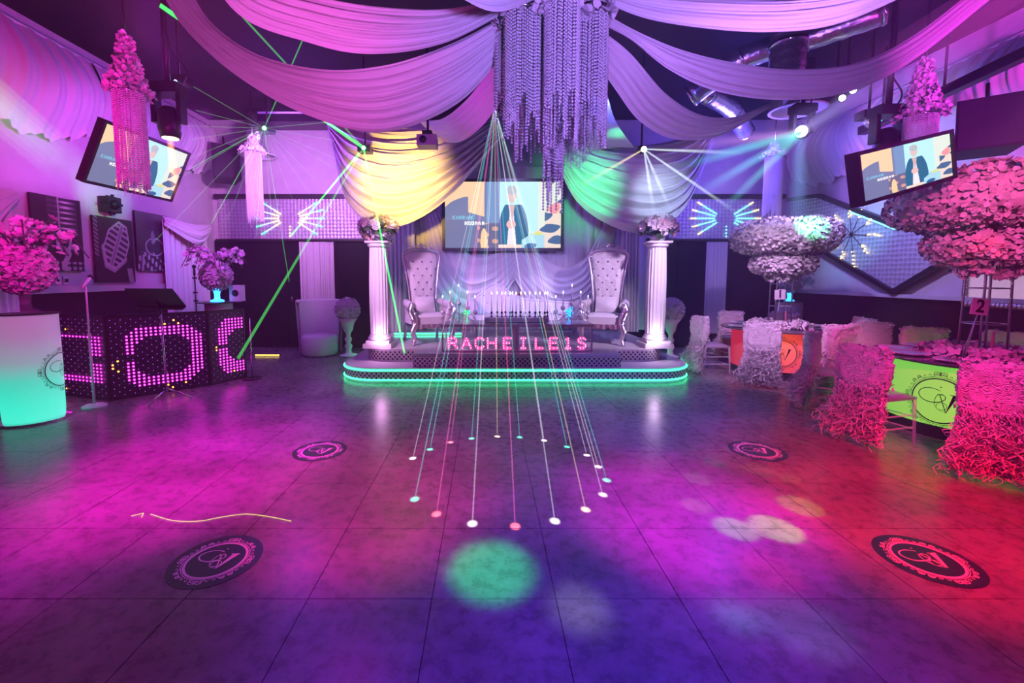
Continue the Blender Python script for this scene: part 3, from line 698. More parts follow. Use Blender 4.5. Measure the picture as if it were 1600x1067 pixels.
# ---- big screen with its picture (the same clip plays on all the screens)
def glyphs(word, x, y, s, u, v):
    FONT = {'H': ('101', '101', '111', '101', '101'), 'O': ('111', '101', '101', '101', '111'), 'M': ('101', '111', '111', '101', '101'), 'A': ('010', '101', '111', '101', '101'),
            'N': ('101', '111', '111', '111', '101'), 'K': ('101', '110', '100', '110', '101'), 'R': ('110', '101', '110', '110', '101')}
    cx = (u - x) / s; cy = (y - v) / (s * 1.5)
    if 0 <= cy < 5 and cx >= 0:
        i = int(cx // 4); j = int(cx % 4)
        if i < len(word) and j < 3 and FONT[word[i]][int(cy)][j] == '1': return True
    return False
def clip(u, v):
    def blob(x, y, rx, ry): return ((u - x) / rx) ** 2 + ((v - y) / ry) ** 2 < 1
    if glyphs('HOOMAN', .17, .405, .0073, u, v): return (1.6, 1.6, 1.6)
    if glyphs('KAMRAN', .065, .49, .0073, u, v): return (.35, .85, 1.2)
    c = (.34, .42, .72)
    if u < .36:
        c = (1.5, 1.0, .62) if v > .62 - .5 * max(0, u - .05) + .25 * math.sin(6 * u) * (u < .2) and u < .34 else (.30, .34, .62)
        if v < .42: c = (.28, .30, .56)
    elif u < .47: c = (.30, .48, .85) if v > .35 else (.22, .30, .55)
    else: c = (.80, 1.35, 1.45) if u < .80 else (1.2, 1.3, 1.15)
    if u > .28 and u < .47 and v < .38:
        f = math.sin(40 * u) * math.sin(33 * v + 3 * u); c = (1.0, .55, .45) if f > .45 else (.24, .22, .42)
        if blob(.335, .1, .03, .2): c = (1.5, 1.0, .55)
    # a man in a dark blue jacket, hands together
    if blob(.59, .22, .13, .52) and v < .66: c = (.03, .22, .42)
    if abs(u - .575) < .012 + .05 * (.62 - v) and v < .64: c = (1.35, 1.25, 1.4)
    if abs(u - .575) < .022 * max(0, (v - .35) * 4) and .35 < v < .66: c = (1.1, .72, .70)
    if blob(.575, .80, .040, .115): c = (1.15, .85, .80)
    if blob(.575, .875, .046, .07): c = (.75, .80, .85)
    if blob(.57, .36, .04, .065): c = (1.3, .80, .74)
    if v < .05 and .46 < u < .72: c = (1.5, 1.1, .95)
    # flowers in the foreground
    if u > .66:
        f = math.sin(23 * u + 9 * v) + math.sin(31 * v - 12 * u); e = (u - .66) * 1.1 + .12
        if v < e + .25 * (u > .86):
            c = (.10, .22, .45) if f < -.3 else ((1.1, 1.2, .25) if u < .84 and f > .1 else (1.35, 1.1, .95))
            if blob(.94, .62, .05, .1): c = (1.4, .5, .55)
            if u < .86 and v < .2: c = (.65, 1.1, 1.3) if f > -1.2 else (.04, .2, .5)
    return c
M['screen'] = painted('lit_screen', .68, .6); M['screen'].node_tree.nodes['Principled BSDF'].inputs['Specular IOR Level'].default_value = .1
clip_me = print_mesh('screen_picture', 1.0, .5625, 288, 162, clip, M['screen'])
def screen(label, w, loc, Rm, h=None, group='screens playing the same clip'):
    t = thing('wall_screen', label, 'screen', loc, 0, group); t.rotation_euler = Rm.to_euler()
    h = h or w * .5625; bz = .05 * w
    MB().box((0, .045, 0), (w + bz, .07, h + bz)).build('casing', M['black'], t, False)
    p = put('picture', clip_me, None, t, (0, .004, 0)); p.scale = (w, 1, h / .5625)
    b = MB()
    for x in (-1, 1): b.box((x * (w / 2 + bz / 4), 0, 0), (bz / 2, .03, h + bz))
    b.box((0, 0, h / 2 + bz / 4), (w, .03, bz / 2)).box((0, 0, -h / 2 - bz / 4), (w, .03, bz / 2)); b.build('bezel', M['black'], t, False)
    return t
def quad_pose(tl, tr, br, bl, w):
    """find the flat rectangle of width w whose corners lie on four sight lines"""
    r = [ray(*p) for p in (tl, tr, br, bl)]
    A = Matrix(((r[1].x, -r[2].x, r[3].x), (r[1].y, -r[2].y, r[3].y), (r[1].z, -r[2].z, r[3].z)))
    d = A.inverted() @ r[0]; P = [r[0], r[1] * d[0], r[2] * d[1], r[3] * d[2]]
    P = [p * (w / (P[1] - P[0]).length) for p in P]; e = Vector((0, 0, EYE)); P = [p + e for p in P]
    x = ((P[1] - P[0]) + (P[2] - P[3])).normalized(); z = ((P[0] - P[3]) + (P[1] - P[2])); z = (z - x * z.dot(x)).normalized(); y = z.cross(x)
    return sum(P, Vector()) / 4, Matrix((x, y, z)).transposed(), ((P[0] - P[3]).length + (P[1] - P[2]).length) / 2
Mi = Matrix.Identity(3)
c0 = at(786, 336, 9.12)
screen('large wall screen above the stage in the middle of the backdrop', 2.36, c0, Mi)
pos, rm, hh_ = quad_pose((157, 190), (288, 240), (272, 312), (142, 282), 1.25)
screen('tilted screen high on the wall above the microphone pictures', 1.25, pos, rm, hh_)
pos, rm, hh_ = quad_pose((1343, 243), (1486, 208), (1488, 274), (1347, 316), 1.25)
screen('tilted screen above the zigzag light panel on the tables side', 1.25, pos, rm, hh_)

# ---- backdrop behind the stage
bd = thing('stage_backdrop', 'pale pleated backdrop curtain behind the thrones with swagged folds', 'curtain', (SX, 9.5, .42))
pleats(MB(), (at(588, 400, 9.55).x, 9.55), (at(1022, 400, 9.55).x, 9.55), .43, 3.9, 34, .035, 5, nu=300, nz=6).build('pleated_panel', M['cloth'], bd, True, True)
def swag(name, upper, lower, folds, amp, seed, parent, mt='cloth', nu=40, nv=48, ends=(.35, .35), nrm=(0, -1, .25), bul=.22):
    b = MB(); swag_grid(b, [at(*p) for p in upper], [at(*p) for p in lower], folds, amp, seed, nu, nv, ends, nrm, bul); return b.build(name, M[mt], parent, True, parent is not None, fix=False)
swag('swag_fold', [(690, 330, 9.45), (720, 380, 9.45), (745, 402, 9.45), (790, 388, 9.45), (830, 350, 9.45)], [(655, 340, 9.45), (668, 430, 9.45), (710, 500, 9.45), (770, 480, 9.45), (850, 372, 9.45)], 7, .022, 11, bd, bul=.06)
swag('swag_fold', [(800, 340, 9.43), (840, 395, 9.43), (880, 418, 9.43), (915, 400, 9.43), (945, 345, 9.43)], [(770, 350, 9.43), (800, 430, 9.43), (858, 500, 9.43), (925, 480, 9.43), (965, 352, 9.43)], 8, .022, 12, bd, bul=.06)
for x0, x1, sd in ((607, 648, 21), (968, 1000, 22)):
    pleats(MB(), (at(x0, 400, 9.2).x, 9.2), (at(x1, 400, 9.2).x, 9.2), .43, 3.3, 6, .04, sd, nz=8).build('side_fall', M['cloth'], bd, True, True)
# ================================================================== side of the performers
def glow_mat(name, stops, z0, z1, strength, base=(.6, .56, .6)):
    """shell whose inner lamp glow is painted as an emission ramp over height"""
    m = bpy.data.materials.new(name); m.use_nodes = True; nt = m.node_tree; N = nt.nodes; L = nt.links; b = N['Principled BSDF']
    b.inputs['Base Color'].default_value = (*base, 1); b.inputs['Roughness'].default_value = .35
    tc = N.new('ShaderNodeTexCoord'); sp = N.new('ShaderNodeSeparateXYZ'); L.new(tc.outputs['Object'], sp.inputs[0])
    mr = N.new('ShaderNodeMapRange'); mr.inputs['From Min'].default_value = z0; mr.inputs['From Max'].default_value = z1; L.new(sp.outputs[2], mr.inputs['Value'])
    cr = N.new('ShaderNodeValToRGB'); e = cr.color_ramp.elements
    e[0].position, e[0].color = stops[0][0], (*stops[0][1], 1); e[1].position, e[1].color = stops[-1][0], (*stops[-1][1], 1)
    for p, c in stops[1:-1]: k = e.new(p); k.color = (*c, 1)
    L.new(mr.outputs[0], cr.inputs[0]); L.new(cr.outputs[0], b.inputs['Emission Color']); b.inputs['Emission Strength'].default_value = strength
    return m
M['print'] = mat('black_print', (.01, .01, .012), .5, var=0)
M['teal_lamp'] = glow_mat('teal_lit_shell', [(0, (.05, 1.0, .72)), (.14, (.02, .95, .68)), (.38, (.03, .70, .52)), (.56, (.22, .36, .40)), (.8, (.28, .18, .34)), (1, (.26, .14, .30))], .03, 1.17, .85, (.45, .4, .45))  # teal foot glow and lilac room light painted as emission
LP = (-5.02, 4.80)
lamp = thing('glow_pedestal', 'tall round pedestal glowing teal at its foot with a black monogram', 'pedestal', (*LP, 0))
MB().lathe([(.0, .03), (.25, .03), (.255, .1), (.26, .6), (.255, 1.17), (0, 1.17)], n=48).build('shell', M['teal_lamp'], lamp, True, sharp=50)
MB().lathe([(0, 0), (.30, 0), (.30, .022), (.26, .03), (0, .03)], n=40).build('foot_plate', M['chrome'], lamp, True, sharp=40)
MB().lathe([(0, 1.171), (.27, 1.171), (.27, 1.186), (0, 1.186)], n=40).build('top_disc', M['black'], lamp, True, sharp=40)
A0 = R(20); logo_mesh(MB(), lambda x, y: Vector((.2625 * math.cos(A0 + x / .26), .2625 * math.sin(A0 + x / .26), .55 + y)), .25).build('monogram_print', M['print'], lamp, False, fix=False)

def arrangement(name, label, loc, mt_vase, seed, s=1.0, branches=7, mass=True, group=None, nb=11):
    """white hydrangea head in a trumpet vase with drooping blossom branches"""
    q = random.Random(seed); t = thing(name, label, 'flowers', loc, 0, group)
    MB().lathe([(0, 0), (.11 * s, 0), (.11 * s, .03 * s), (.05 * s, .05 * s), (.045 * s, .12 * s), (.07 * s, .26 * s), (.065 * s, .26 * s), (.035 * s, .1 * s), (0, .08 * s)], n=20).build('vase', M[mt_vase], t)
    if mass:
        b = MB()
        for k in range(1500):
            d = Vector((q.gauss(0, 1), q.gauss(0, 1), q.gauss(0, 1))).normalized(); petal(b, Vector((d.x * .24, d.y * .24, .46 + d.z * .24)) * s, d, .045 * s, q)
        b.build('hydrangea_head', M['petal'], t, True, fix=False)['kind'] = 'stuff'
    tw = MB(); spots = []
    for k in range(branches):
        a = 2 * PI * k / branches + q.uniform(-.2, .2); up = q.uniform(.7, 1.0)
        pts = sm([(0, 0, .4 * s), (.12 * s * math.cos(a), .12 * s * math.sin(a), (.4 + .4 * up) * s), (.36 * s * math.cos(a), .36 * s * math.sin(a), (.35 + .62 * up) * s), (.52 * s * math.cos(a), .52 * s * math.sin(a), (.2 + .5 * up) * s)], 6)
        tw.tube(pts, .007 * s, 5)
        for j in range(nb):
            p = pts[6 + int(j * 12 / nb)]; d = Vector((q.gauss(0, 1), q.gauss(0, 1), q.gauss(0, 1))).normalized(); spots.append((p + d * .05 * s, d))
    tw.build('twigs', M['leaf'], t)['kind'] = 'stuff'
    for p, d in spots: blossom(t, p, d, q.uniform(.038, .06) * s, 'white')
    return t
arrangement('flower_arrangement', 'large white blossom arrangement in a glass vase on the teal glowing pedestal', (*LP, 1.187), 'glass', 31, 1.05, 8)
# second pedestal, farther back
P2 = (at(342, 480, 7.5).x, 7.5)
ped = thing('white_pedestal', 'white round pedestal with black top behind the light panels', 'pedestal', (*P2, 0))
MB().lathe([(0, 0), (.21, 0), (.21, 1.14), (0, 1.14)], n=32).build('shell', M['white'], ped, True, sharp=50)
MB().lathe([(0, 1.141), (.34, 1.141), (.34, 1.155), (0, 1.155)], n=32).build('top_disc', M['black'], ped, True, sharp=50)
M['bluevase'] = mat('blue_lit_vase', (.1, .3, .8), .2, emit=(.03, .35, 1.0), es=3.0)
arrangement('flower_arrangement', 'white blossom branches in a blue glowing vase on the pedestal behind the light panels', (P2[0] - .02, P2[1], 1.156), 'bluevase', 33, .95, 9, True)
bx = thing('speaker_box', 'small pale box beside the blue glowing vase', 'box', (P2[0] + .2, P2[1] + .22, 1.156))
MB().box((0, 0, .14), (.2, .14, .28)).build('body', M['white'], bx, False); MB().lathe([(0, -.075), (.05, -.08), (.06, -.07)], (0, 0, 0), 14, M=Matrix.Translation((0, 0, .14)) @ Matrix.Rotation(PI / 2, 4, 'X') @ Matrix.Scale(-1, 4, (0, 0, 1))).build('grille', M['black'], bx)

# light panels of the booth
M['panel'] = mat('black_mesh_panel', (.02, .012, .03), .5, bump=.2, bscale=120)
M['ledpink'] = emat('pink_led', (1.0, .025, .75), 11, False); M['leddim'] = emat('dim_violet_led', (.45, .10, .9), 1.2); M['ledorange'] = emat('orange_led', (1.0, .28, .04), 8)
def facade(label, A, B, shape, ncol, nrow, H=1.09):
    A, B = Vector((A[0], A[1], 0)), Vector((B[0], B[1], 0)); L_ = (B - A).length; u = (B - A) / L_; n = Vector((u.y, -u.x, 0))
    t = thing('light_panel', label, 'light panel', A, math.atan2(u.y, u.x), 'hinged light panels of the booth')
    MB().box((L_ / 2, .03, H / 2), (L_ - .008, .05, H)).build('panel_board', M['panel'], t, False)
    fr = MB()
    for x in (.012, L_ - .012): fr.box((x, .02, H / 2), (.022, .05, H))
    fr.box((L_ / 2, .02, H - .01), (L_, .05, .02)); fr.build('panel_frame', M['blackmetal'], t, False)
    S = {'p': MB(), 'd': MB(), 'o': MB()}
    for i in range(ncol):
        for j in range(nrow):
            x = .05 + (L_ - .1) * i / (ncol - 1); z = .06 + (H - .12) * j / (nrow - 1); c = shape((i + .5) / ncol, (j + .5) / nrow, i, j)
            if c is None: continue
            r = {'p': .0125, 'd': .005, 'o': .0115}[c]
            S[c].add([(x + r * math.cos(k * PI / 3), -.004 - (.003 if k % 2 else 0), z + r * math.sin(k * PI / 3)) for k in range(6)] + [(x, -.012, z)], [(k, (k + 1) % 6, 6) for k in range(6)])
    for c, nm, mt_ in (('p', 'lit_leds', 'ledpink'), ('d', 'dim_leds', 'leddim'), ('o', 'orange_leds', 'ledorange')):
        if S[c].v: tag(S[c].build(nm, M[mt_], t, False, fix=False), 'small round lights', kind='stuff')
def ring(u, v, i, j):
    x, y = (u - .53) / .41, (v - .47) / .40; d = max(abs(x), abs(y), .61 * (abs(x) + abs(y)))
    if (i, j) in ((1, 10), (0, 9), (0, 8), (1, 7), (11, 20), (13, 21), (14, 20), (11, 1), (12, 0), (15, 1)): return 'o'
    if .66 < d < 1.0 and not (v < .53 and v > .45 and u < .3) and not (.50 < u < .545): return 'p'
    return 'd' if (i * 7 + j * 3) % 2 == 0 else None
def rbrk(u, v, i, j):
    if (i, j) in ((9, 19), (8, 1)): return 'o'
    if (.72 < v < .80 or .16 < v < .24) and .42 < u < .95: return 'p'
    if .82 < u < .96 and .16 < v < .80 and not .44 < v < .54: return 'p'
    if (.72 < v < .80 or .16 < v < .24) and .12 < u < .28: return 'p'
    return 'd' if (i + j) % 2 == 0 else None
def lbrk(u, v, i, j):
    if (i, j) in ((1, 11), (1, 10), (6, 2)): return 'o'
    x, y = (u - 1.0) / .85, (v - .5) / .44; d = max(abs(x), .63 * (abs(x) + abs(y)), abs(y))
    if .55 < d < .98 and not .46 < v < .54: return 'p'
    return 'd' if (i + j) % 2 == 0 else None
a, b_, c_, d_ = onz(60, 613), onz(172, 627), onz(330, 602), onz(386, 590)
facade('black booth panel with a pink bracket of lights half behind the teal pedestal', a, b_, rbrk, 20, 23)
facade('widest black booth panel with a large pink ring of lights', b_, c_, ring, 21, 23)
facade('narrow black booth panel with pink lights at the end nearest the stage', c_, d_, lbrk, 10, 23)
desk = thing('booth_desk', 'black desk hidden behind the light panels', 'desk', (-4.95, 6.55, 0))
MB().box((0, 0, .98), (1.3, .6, .05)).build('desk_top', M['black'], desk, False)
for x in (-.6, .6):
    for y in (-.25, .25): MB().box((x, y, .48), (.05, .05, .95)).build('leg', M['blackmetal'], desk, False)
# white microphone stand
g = onz(148, 636); mst = thing('microphone_stand', 'white microphone stand with a round base in front of the light panels', 'microphone stand', g)
MB().lathe([(0, 0), (.125, 0), (.125, .018), (.10, .035), (.02, .05), (0, .05)], n=32).build('base', M['white'], mst, True, sharp=40)
MB().tube([(0, 0, .04), (0, 0, .85)], .014, 10).tube([(0, 0, .8), (0, 0, 1.46)], .010, 8).tube([(0, 0, .82), (0, 0, .9)], .018, 10).build('pole', M['white'], mst)
mi = MB().tube([(.01, -.06, 1.45), (0, 0, 1.50), (-.015, .08, 1.56)], [.014, .017, .02], 10).build('microphone', M['white'], mst); MB().ball((-.02, .10, 1.575), .032, 12, 8).build('mesh_head', M['black'], mi)
# music stand
g = onz(262, 626); ms = thing('music_stand', 'black music stand with a wide slotted desk before the ring of lights', 'music stand', g)
MB().tube([(0, 0, .12), (-.02, 0, 1.16)], .011, 8).build('pole', M['chrome'], ms)
for k in range(3):
    a_ = R(-100 + 120 * k); MB().tube([(0, 0, .16), (.16 * math.cos(a_), .16 * math.sin(a_), .08), (.27 * math.cos(a_), .27 * math.sin(a_), .008)], .009, 6).build('leg', M['chrome'], ms)
Mt = Matrix.Translation((-.08, .0, 1.30)) @ Matrix.Rotation(R(-8), 4, 'Z') @ Matrix.Rotation(R(28), 4, 'X')
dk = MB().prism([(-.31, -.12), (.37, -.12), (.38, -.10), (.31, .15), (-.35, .15), (-.36, .13)], 0, .008, lambda x, z, d: Mt @ Vector((x, d, z))).build('desk', M['blackmetal'], ms, False)
sl = MB()
for z in (-.09, -.05, -.01): sl.add([Mt @ Vector(p) for p in ((-.30, -.004, z), (.33, -.004, z), (.33, -.004, z + .012), (-.30, -.004, z + .012))], [(0, 1, 2, 3)])
sl.build('ridges', M['black'], dk, False); MB().add([Mt @ Vector(p) for p in ((-.31, -.06, -.12), (.37, -.06, -.12), (.37, 0, -.12), (-.31, 0, -.12), (-.31, -.06, -.105), (.37, -.06, -.105))], [(0, 1, 2, 3), (0, 1, 5, 4)]).build('shelf_lip', M['blackmetal'], dk, False)
MB().tube([(-.02, 0, 1.12), (-.05, .0, 1.2), (-.08, .02, 1.27)], .02, 8).build('bracket', M['black'], ms)
# black microphone stand behind the booth
g = Vector((at(305, 450, 7.0).x, 7.0, 0)); mb = thing('microphone_stand', 'slim black microphone stand upright behind the booth panels', 'microphone stand', g)
MB().tube([(0, 0, .03), (0, 0, 1.62)], .011, 8).build('pole', M['blackmetal'], mb); MB().lathe([(0, 0), (.13, 0), (.12, .03), (0, .03)], n=24).build('base', M['blackmetal'], mb)
MB().tube([(0, 0, 1.60), (0, 0, 1.72)], .017, 8).ball((0, 0, 1.74), .03).build('microphone', M['black'], mb)
for z in (1.33, 1.56, 1.2): MB().tube([(-.03, 0, z), (.03, 0, z)], .016, 6).build('clamp_knob', M['black'], mb)
g = Vector((at(393, 560, 6.75).x, 6.75, 0)); mb = thing('microphone_stand', 'thin chrome stand with flat round base at the stage end of the booth', 'microphone stand', g)
MB().tube([(0, 0, .02), (0, 0, .95)], .009, 8).build('pole', M['chrome'], mb); MB().lathe([(0, 0), (.14, 0), (.13, .02), (0, .02)], n=24).build('base', M['blackmetal'], mb)

# pictures of microphones on the wall
def mic_a(u, v):
    c = .03; x, y = u - .60, v - .60
    if abs(x) < .30 and y > -.16 + .6 * x * x:
        c = .06
        if (v * 14) % 1 < .38: c = .10 + .75 * max(0, math.sin((u - .38) * 5.4)) ** 4
        if abs(u - .52) < .012: c = .5
    if abs(math.hypot(x, (v - .38) * 1.2) - .13) < .035: c = .35 + .3 * math.sin(30 * u)
    if v < .34 and abs(u - .62 + .05 * math.sin(20 * v)) < .06: c = .45
    if v < .13 and abs(math.sin(26 * u) * math.sin(40 * v)) > .5 and u > .35: c = .42
    return (c, c, c * 1.02)
def mic_b(u, v):
    a = R(24); x, y = (u - .55) * math.cos(a) - (v - .58) * math.sin(a) * 1.25, (u - .55) * math.sin(a) / 1.25 + (v - .58) * math.cos(a); c = .03
    d = max(abs(x) / .30, abs(y) / .38, .72 * (abs(x) / .30 + abs(y) / .38))
    if d < 1.0:
        c = .05
        if d > .90: c = .55
        elif abs(x) < .05: c = .5 if abs(x) > .03 else .28
        elif (y * 11) % 1 < .42: c = .50
    elif d < 1.12 and y < -.1: c = .40
    if v < .22 and abs(u - .88 + .2 * (v - .1)) < .07: c = .35
    if u < .1 and (v * 16 + u * 8) % 1 < .4 and v > .4: c = .35
    return (c, c, c * 1.02)
def mic_c(u, v):
    c = .05 + .10 * v
    if abs(math.hypot(u - .55, (v - .42) * 1.9) - .28) < .02: c = .55
    if v < .32 and math.sin(34 * u + 10 * v) * math.sin(27 * v - 14 * u) > .25 and v < .25 + .12 * math.sin(5 * u): c = .55
    if math.hypot((u - .5) * 2, v - .58) < .12: c = .40
    if v < .28 and abs(u - .15 - .2 * (v - .1)) < .03: c = .5
    return (c * .9, c, c)
M['ink'] = painted('photo_print', 0, .35)
for fn, (x0, y0, x1, y1), lb in ((mic_a, (47, 303, 134, 428), 'dark canvas print of a ribbed vintage microphone behind the pedestal flowers'), (mic_b, (145, 337, 213, 445), 'dark canvas print of a slanted vintage microphone, lowest of three'), (mic_c, (211, 330, 266, 427), 'dark canvas print lit green, nearest to the stage')):
    p0, p1 = onx(x0, y0, XL + .06), onx(x1, y1, XL + .06); w_ = p1.y - p0.y; h_ = 1.02; zc = onx((x0 + x1) / 2, (y0 + y1) / 2, XL + .06).z
    t = thing('canvas_picture', lb, 'picture', (XL + .035, (p0.y + p1.y) / 2, zc), R(90), 'microphone pictures on the wall')
    me = print_mesh('print', w_, h_, 96, 120, fn, M['ink']); put('print', me, None, t, (0, -.018, 0)); MB().box((0, 0, 0), (w_, .034, h_)).build('canvas_box', M['black'], t, False)
for k, px in enumerate((90, 103)):
    p = onx(px, 438, XL + .01); o = thing('wall_switch', ('plain white switch plate under the ribbed microphone picture', 'square socket plate with a dark round dial under the ribbed microphone picture')[k], 'switch', p)
    MB().box((0, 0, 0), (.014, .08, .11)).build('plate', M['white'], o, False); MB().box((.01, 0, 0), (.012, .03 + .02 * k, .03 + .02 * k)).build('toggle', M['black'], o, False)
p = onx(172, 320, XL + .1); o = thing('wall_spotlight', 'small dark effect light on the wall between the pictures and the tilted screen', 'light', p)
MB().box((0, 0, 0), (.16, .24, .24)).build('housing', M['black'], o, False)
MB().tube([(.06, -.02, .0), (.12, -.05, -.01)], .07, 14).build('lens_tube', M['blackmetal'], o); b = MB()
for k in range(24): petal(b, (.02, .11 * math.sin(k * .26 * PI), .11 * math.cos(k * .26 * PI)), (.3, math.sin(k * .26 * PI), math.cos(k * .26 * PI)), .06, rnd)
b.build('cooling_fins', M['black'], o, False, fix=False)
# drapes along that wall
def drape(name, label, x0, y0, x1, y1, z0, z1, n, amp, seed, tie=None):
    t = thing(name, label, 'curtain', ((x0 + x1) / 2, (y0 + y1) / 2, z0)); pleats(MB(), (x0, y0), (x1, y1), z0, z1, n, amp, seed).build('cloth', M['cloth'], t, True, True); return t
dr = drape('window_drape', 'pale drape hanging at the picture edge behind the teal pedestal flowers', XL + .14, 4.6, XL + .14, 5.55, .05, 2.62, 9, .04, 41)
b = MB(); swag_grid(b, [(XL + .2, 4.5, 2.66), (XL + .24, 5.0, 2.55), (XL + .2, 5.5, 2.66)], [(XL + .2, 4.5, 2.3), (XL + .3, 5.0, 2.05), (XL + .2, 5.55, 2.5)], 3, .02, 4, 24, 24, nrm=(1, 0, 0)); b.build('swag', M['cloth'], dr, True, True, fix=False)
dr = drape('window_drape', 'pale drape lit blue beside the blossom branches near the corner', XL + .16, 8.05, XL + .16, 9.3, .05, 2.62, 9, .04, 42)
b = MB(); swag_grid(b, [(XL + .22, 8.0, 2.66), (XL + .30, 8.7, 2.6), (XL + .22, 9.35, 2.66)], [(XL + .22, 8.0, 2.5), (XL + .36, 8.7, 2.2), (XL + .22, 9.35, 2.5)], 3, .02, 5, 24, 24, nrm=(1, 0, 0)); b.build('swag', M['cloth'], dr, True, True, fix=False)
# gathered valance under the ceiling
def valance(label, X, s, y0, y1, ztop, drops, seed):
    t = thing('ceiling_valance', label, 'drape', (X, (y0 + y1) / 2, ztop)); q = random.Random(seed)
    for k, (a_, b_, dz) in enumerate(drops):
        ph = q.uniform(0, 6)
        def fn(u, v):
            y = a_ + (b_ - a_) * u; hem = dz * (.72 + .28 * math.sin(PI * u)); g_ = math.sin(u * 46 + ph + 2.2 * v * math.cos(PI * u) + math.sin(u * 7)) + .4 * math.sin(u * 103 + ph)
            return Vector((X + s * (.06 + .035 * g_ * (.4 + .6 * v) + .30 * math.sin(PI * min(1, v * 1.05)) * (.5 + .5 * math.sin(PI * u))), y - .10 * v * math.cos(PI * u), ztop - hem * v + .03 * g_ * v))
        MB().grid(fn, 150, 16).build('gathered_panel', M['cloth'], t, True, True, fix=False)
    MB().tube([(X + s * .05, y0, ztop), (X + s * .05, y1, ztop)], .025, 6).build('rail', M['white'], t, True, True)
valance('long gathered valance under the ceiling above the tilted screen and pictures', XL + .02, 1, 2.6, 9.8, 4.78, [(2.6, 5.0, 1.5), (5.0, 6.9, 1.35), (6.9, 8.4, 1.2), (8.4, 9.8, 1.1)], 51)
valance('long gathered valance under the ceiling on the tables side', XR - .02, -1, 2.6, 9.8, 4.6, [(2.6, 4.6, 1.2), (4.6, 6.2, 1.1), (6.2, 8.0, 1.1), (8.0, 9.8, 1.2)], 52)
# back corner: tub chair, rose ball pedestal, string curtains, light bar
g = onz(500, 554); tc_ = thing('tub_chair', 'white high-backed tub chair beside the string curtain', 'chair', g, R(14))
MB().lathe([(0, .02), (.33, .02), (.35, .06), (.35, .36), (.31, .42), (0, .43)], n=36).build('seat', M['velvet'], tc_, True, sharp=60)
def bf(u, v):
    a_ = R(20 + 140 * u); f = v; r_ = .37 + .05 * f; return Vector((r_ * math.cos(a_), r_ * math.sin(a_), .05 + 1.03 * f))
bb = MB(); bb.grid(bf, 20, 12); bb.grid(lambda u, v: bf(u, v) * 1.0 + Vector((math.cos(R(20 + 140 * u)), math.sin(R(20 + 140 * u)), 0)) * .07, 20, 12)
bb.tube([bf(k / 20, 1) + Vector((math.cos(R(20 + 7 * k)), math.sin(R(20 + 7 * k)), 0)) * .035 for k in range(21)], .036, 8); bb.build('backrest', M['velvet'], tc_, fix=False)
def rose_ball(label, x, y, seed, zs=1.0):
    q = random.Random(seed); t = thing('rose_ball_stand', label, 'flowers', (x, y, 0), 0, 'white rose balls on turned stands')
    MB().lathe([(.17, 0), (.17, .03), (.06, .06), (.05, .14), (.085, .20), (.04, .26), (.075, .34), (.04, .40), (.05, .46), (.09, .52), (.12, .66), (.19, .76), (.17, .76), (0, .70)], n=26).build('turned_stand', M['white'], t)
    MB().ball((0, 0, .93), .215, 20, 14).build('core', M['petal'], t); b = MB()
    for k in range(1100):
        z_ = 1 - 2 * (k + .5) / 1100; a_ = k * 2.39996; r_ = math.sqrt(1 - z_ * z_); d = Vector((r_ * math.cos(a_), r_ * math.sin(a_), z_)); petal(b, Vector((0, 0, .93)) + d * .215, d, .045, q)
    b.build('rose_petals', M['petal'], t, True, fix=False)['kind'] = 'stuff'; return t
g = onz(545, 556); rose_ball('white rose ball on a turned stand beside the tub chair', g.x, g.y, 61)
rose_ball('white rose ball on a turned stand half behind the column under the teal swag', at(1049, 490, 8.6).x, 8.6, 62)
def strings(label, x0, x1, y, z0, z1, seed):
    t = thing('string_curtain', label, 'curtain', ((x0 + x1) / 2, y, z0), 0, 'string curtains on the black doors'); q = random.Random(seed); b = MB()
    MB().tube([(x0, y, z1), (x1, y, z1)], .012, 6).build('rod', M['chrome'], t, True, True)
    for k in range(90):
        x = x0 + (x1 - x0) * (k + q.random()) / 90; yy = y + q.uniform(-.025, .01); w_ = .006
        b.add([(x - w_, yy, z1), (x + w_, yy, z1), (x + w_ + q.uniform(-.01, .01), yy, z0 + q.uniform(0, .05)), (x - w_, yy, z0 + q.uniform(0, .05))], [(0, 1, 2, 3)])
    tag(b.build('strings', M['cloth'], t, False, True, fix=False), 'thin hanging strings', kind='stuff')
strings('pale string curtain hanging behind the tub chair', at(463, 400, 9.6).x, at(517, 400, 9.6).x, 9.775, .12, 2.34, 71)
strings('pale string curtain hanging on the black doors beside the tables', at(1110, 400, 9.6).x, at(1143, 400, 9.6).x, 9.775, .3, 2.34, 72)
M['ledyellow'] = emat('yellow_led', (1.0, .72, .10), 4)
g = onz(418, 556); lb = thing('floor_light_bar', 'short yellow glowing light bar on the floor by the black doors', 'light', g)
MB().box((0, .02, .015), (.5, .05, .03)).build('housing', M['black'], lb, False); MB().box((0, -.008, .02), (.48, .008, .016)).build('light_strip', M['ledyellow'], lb, False)

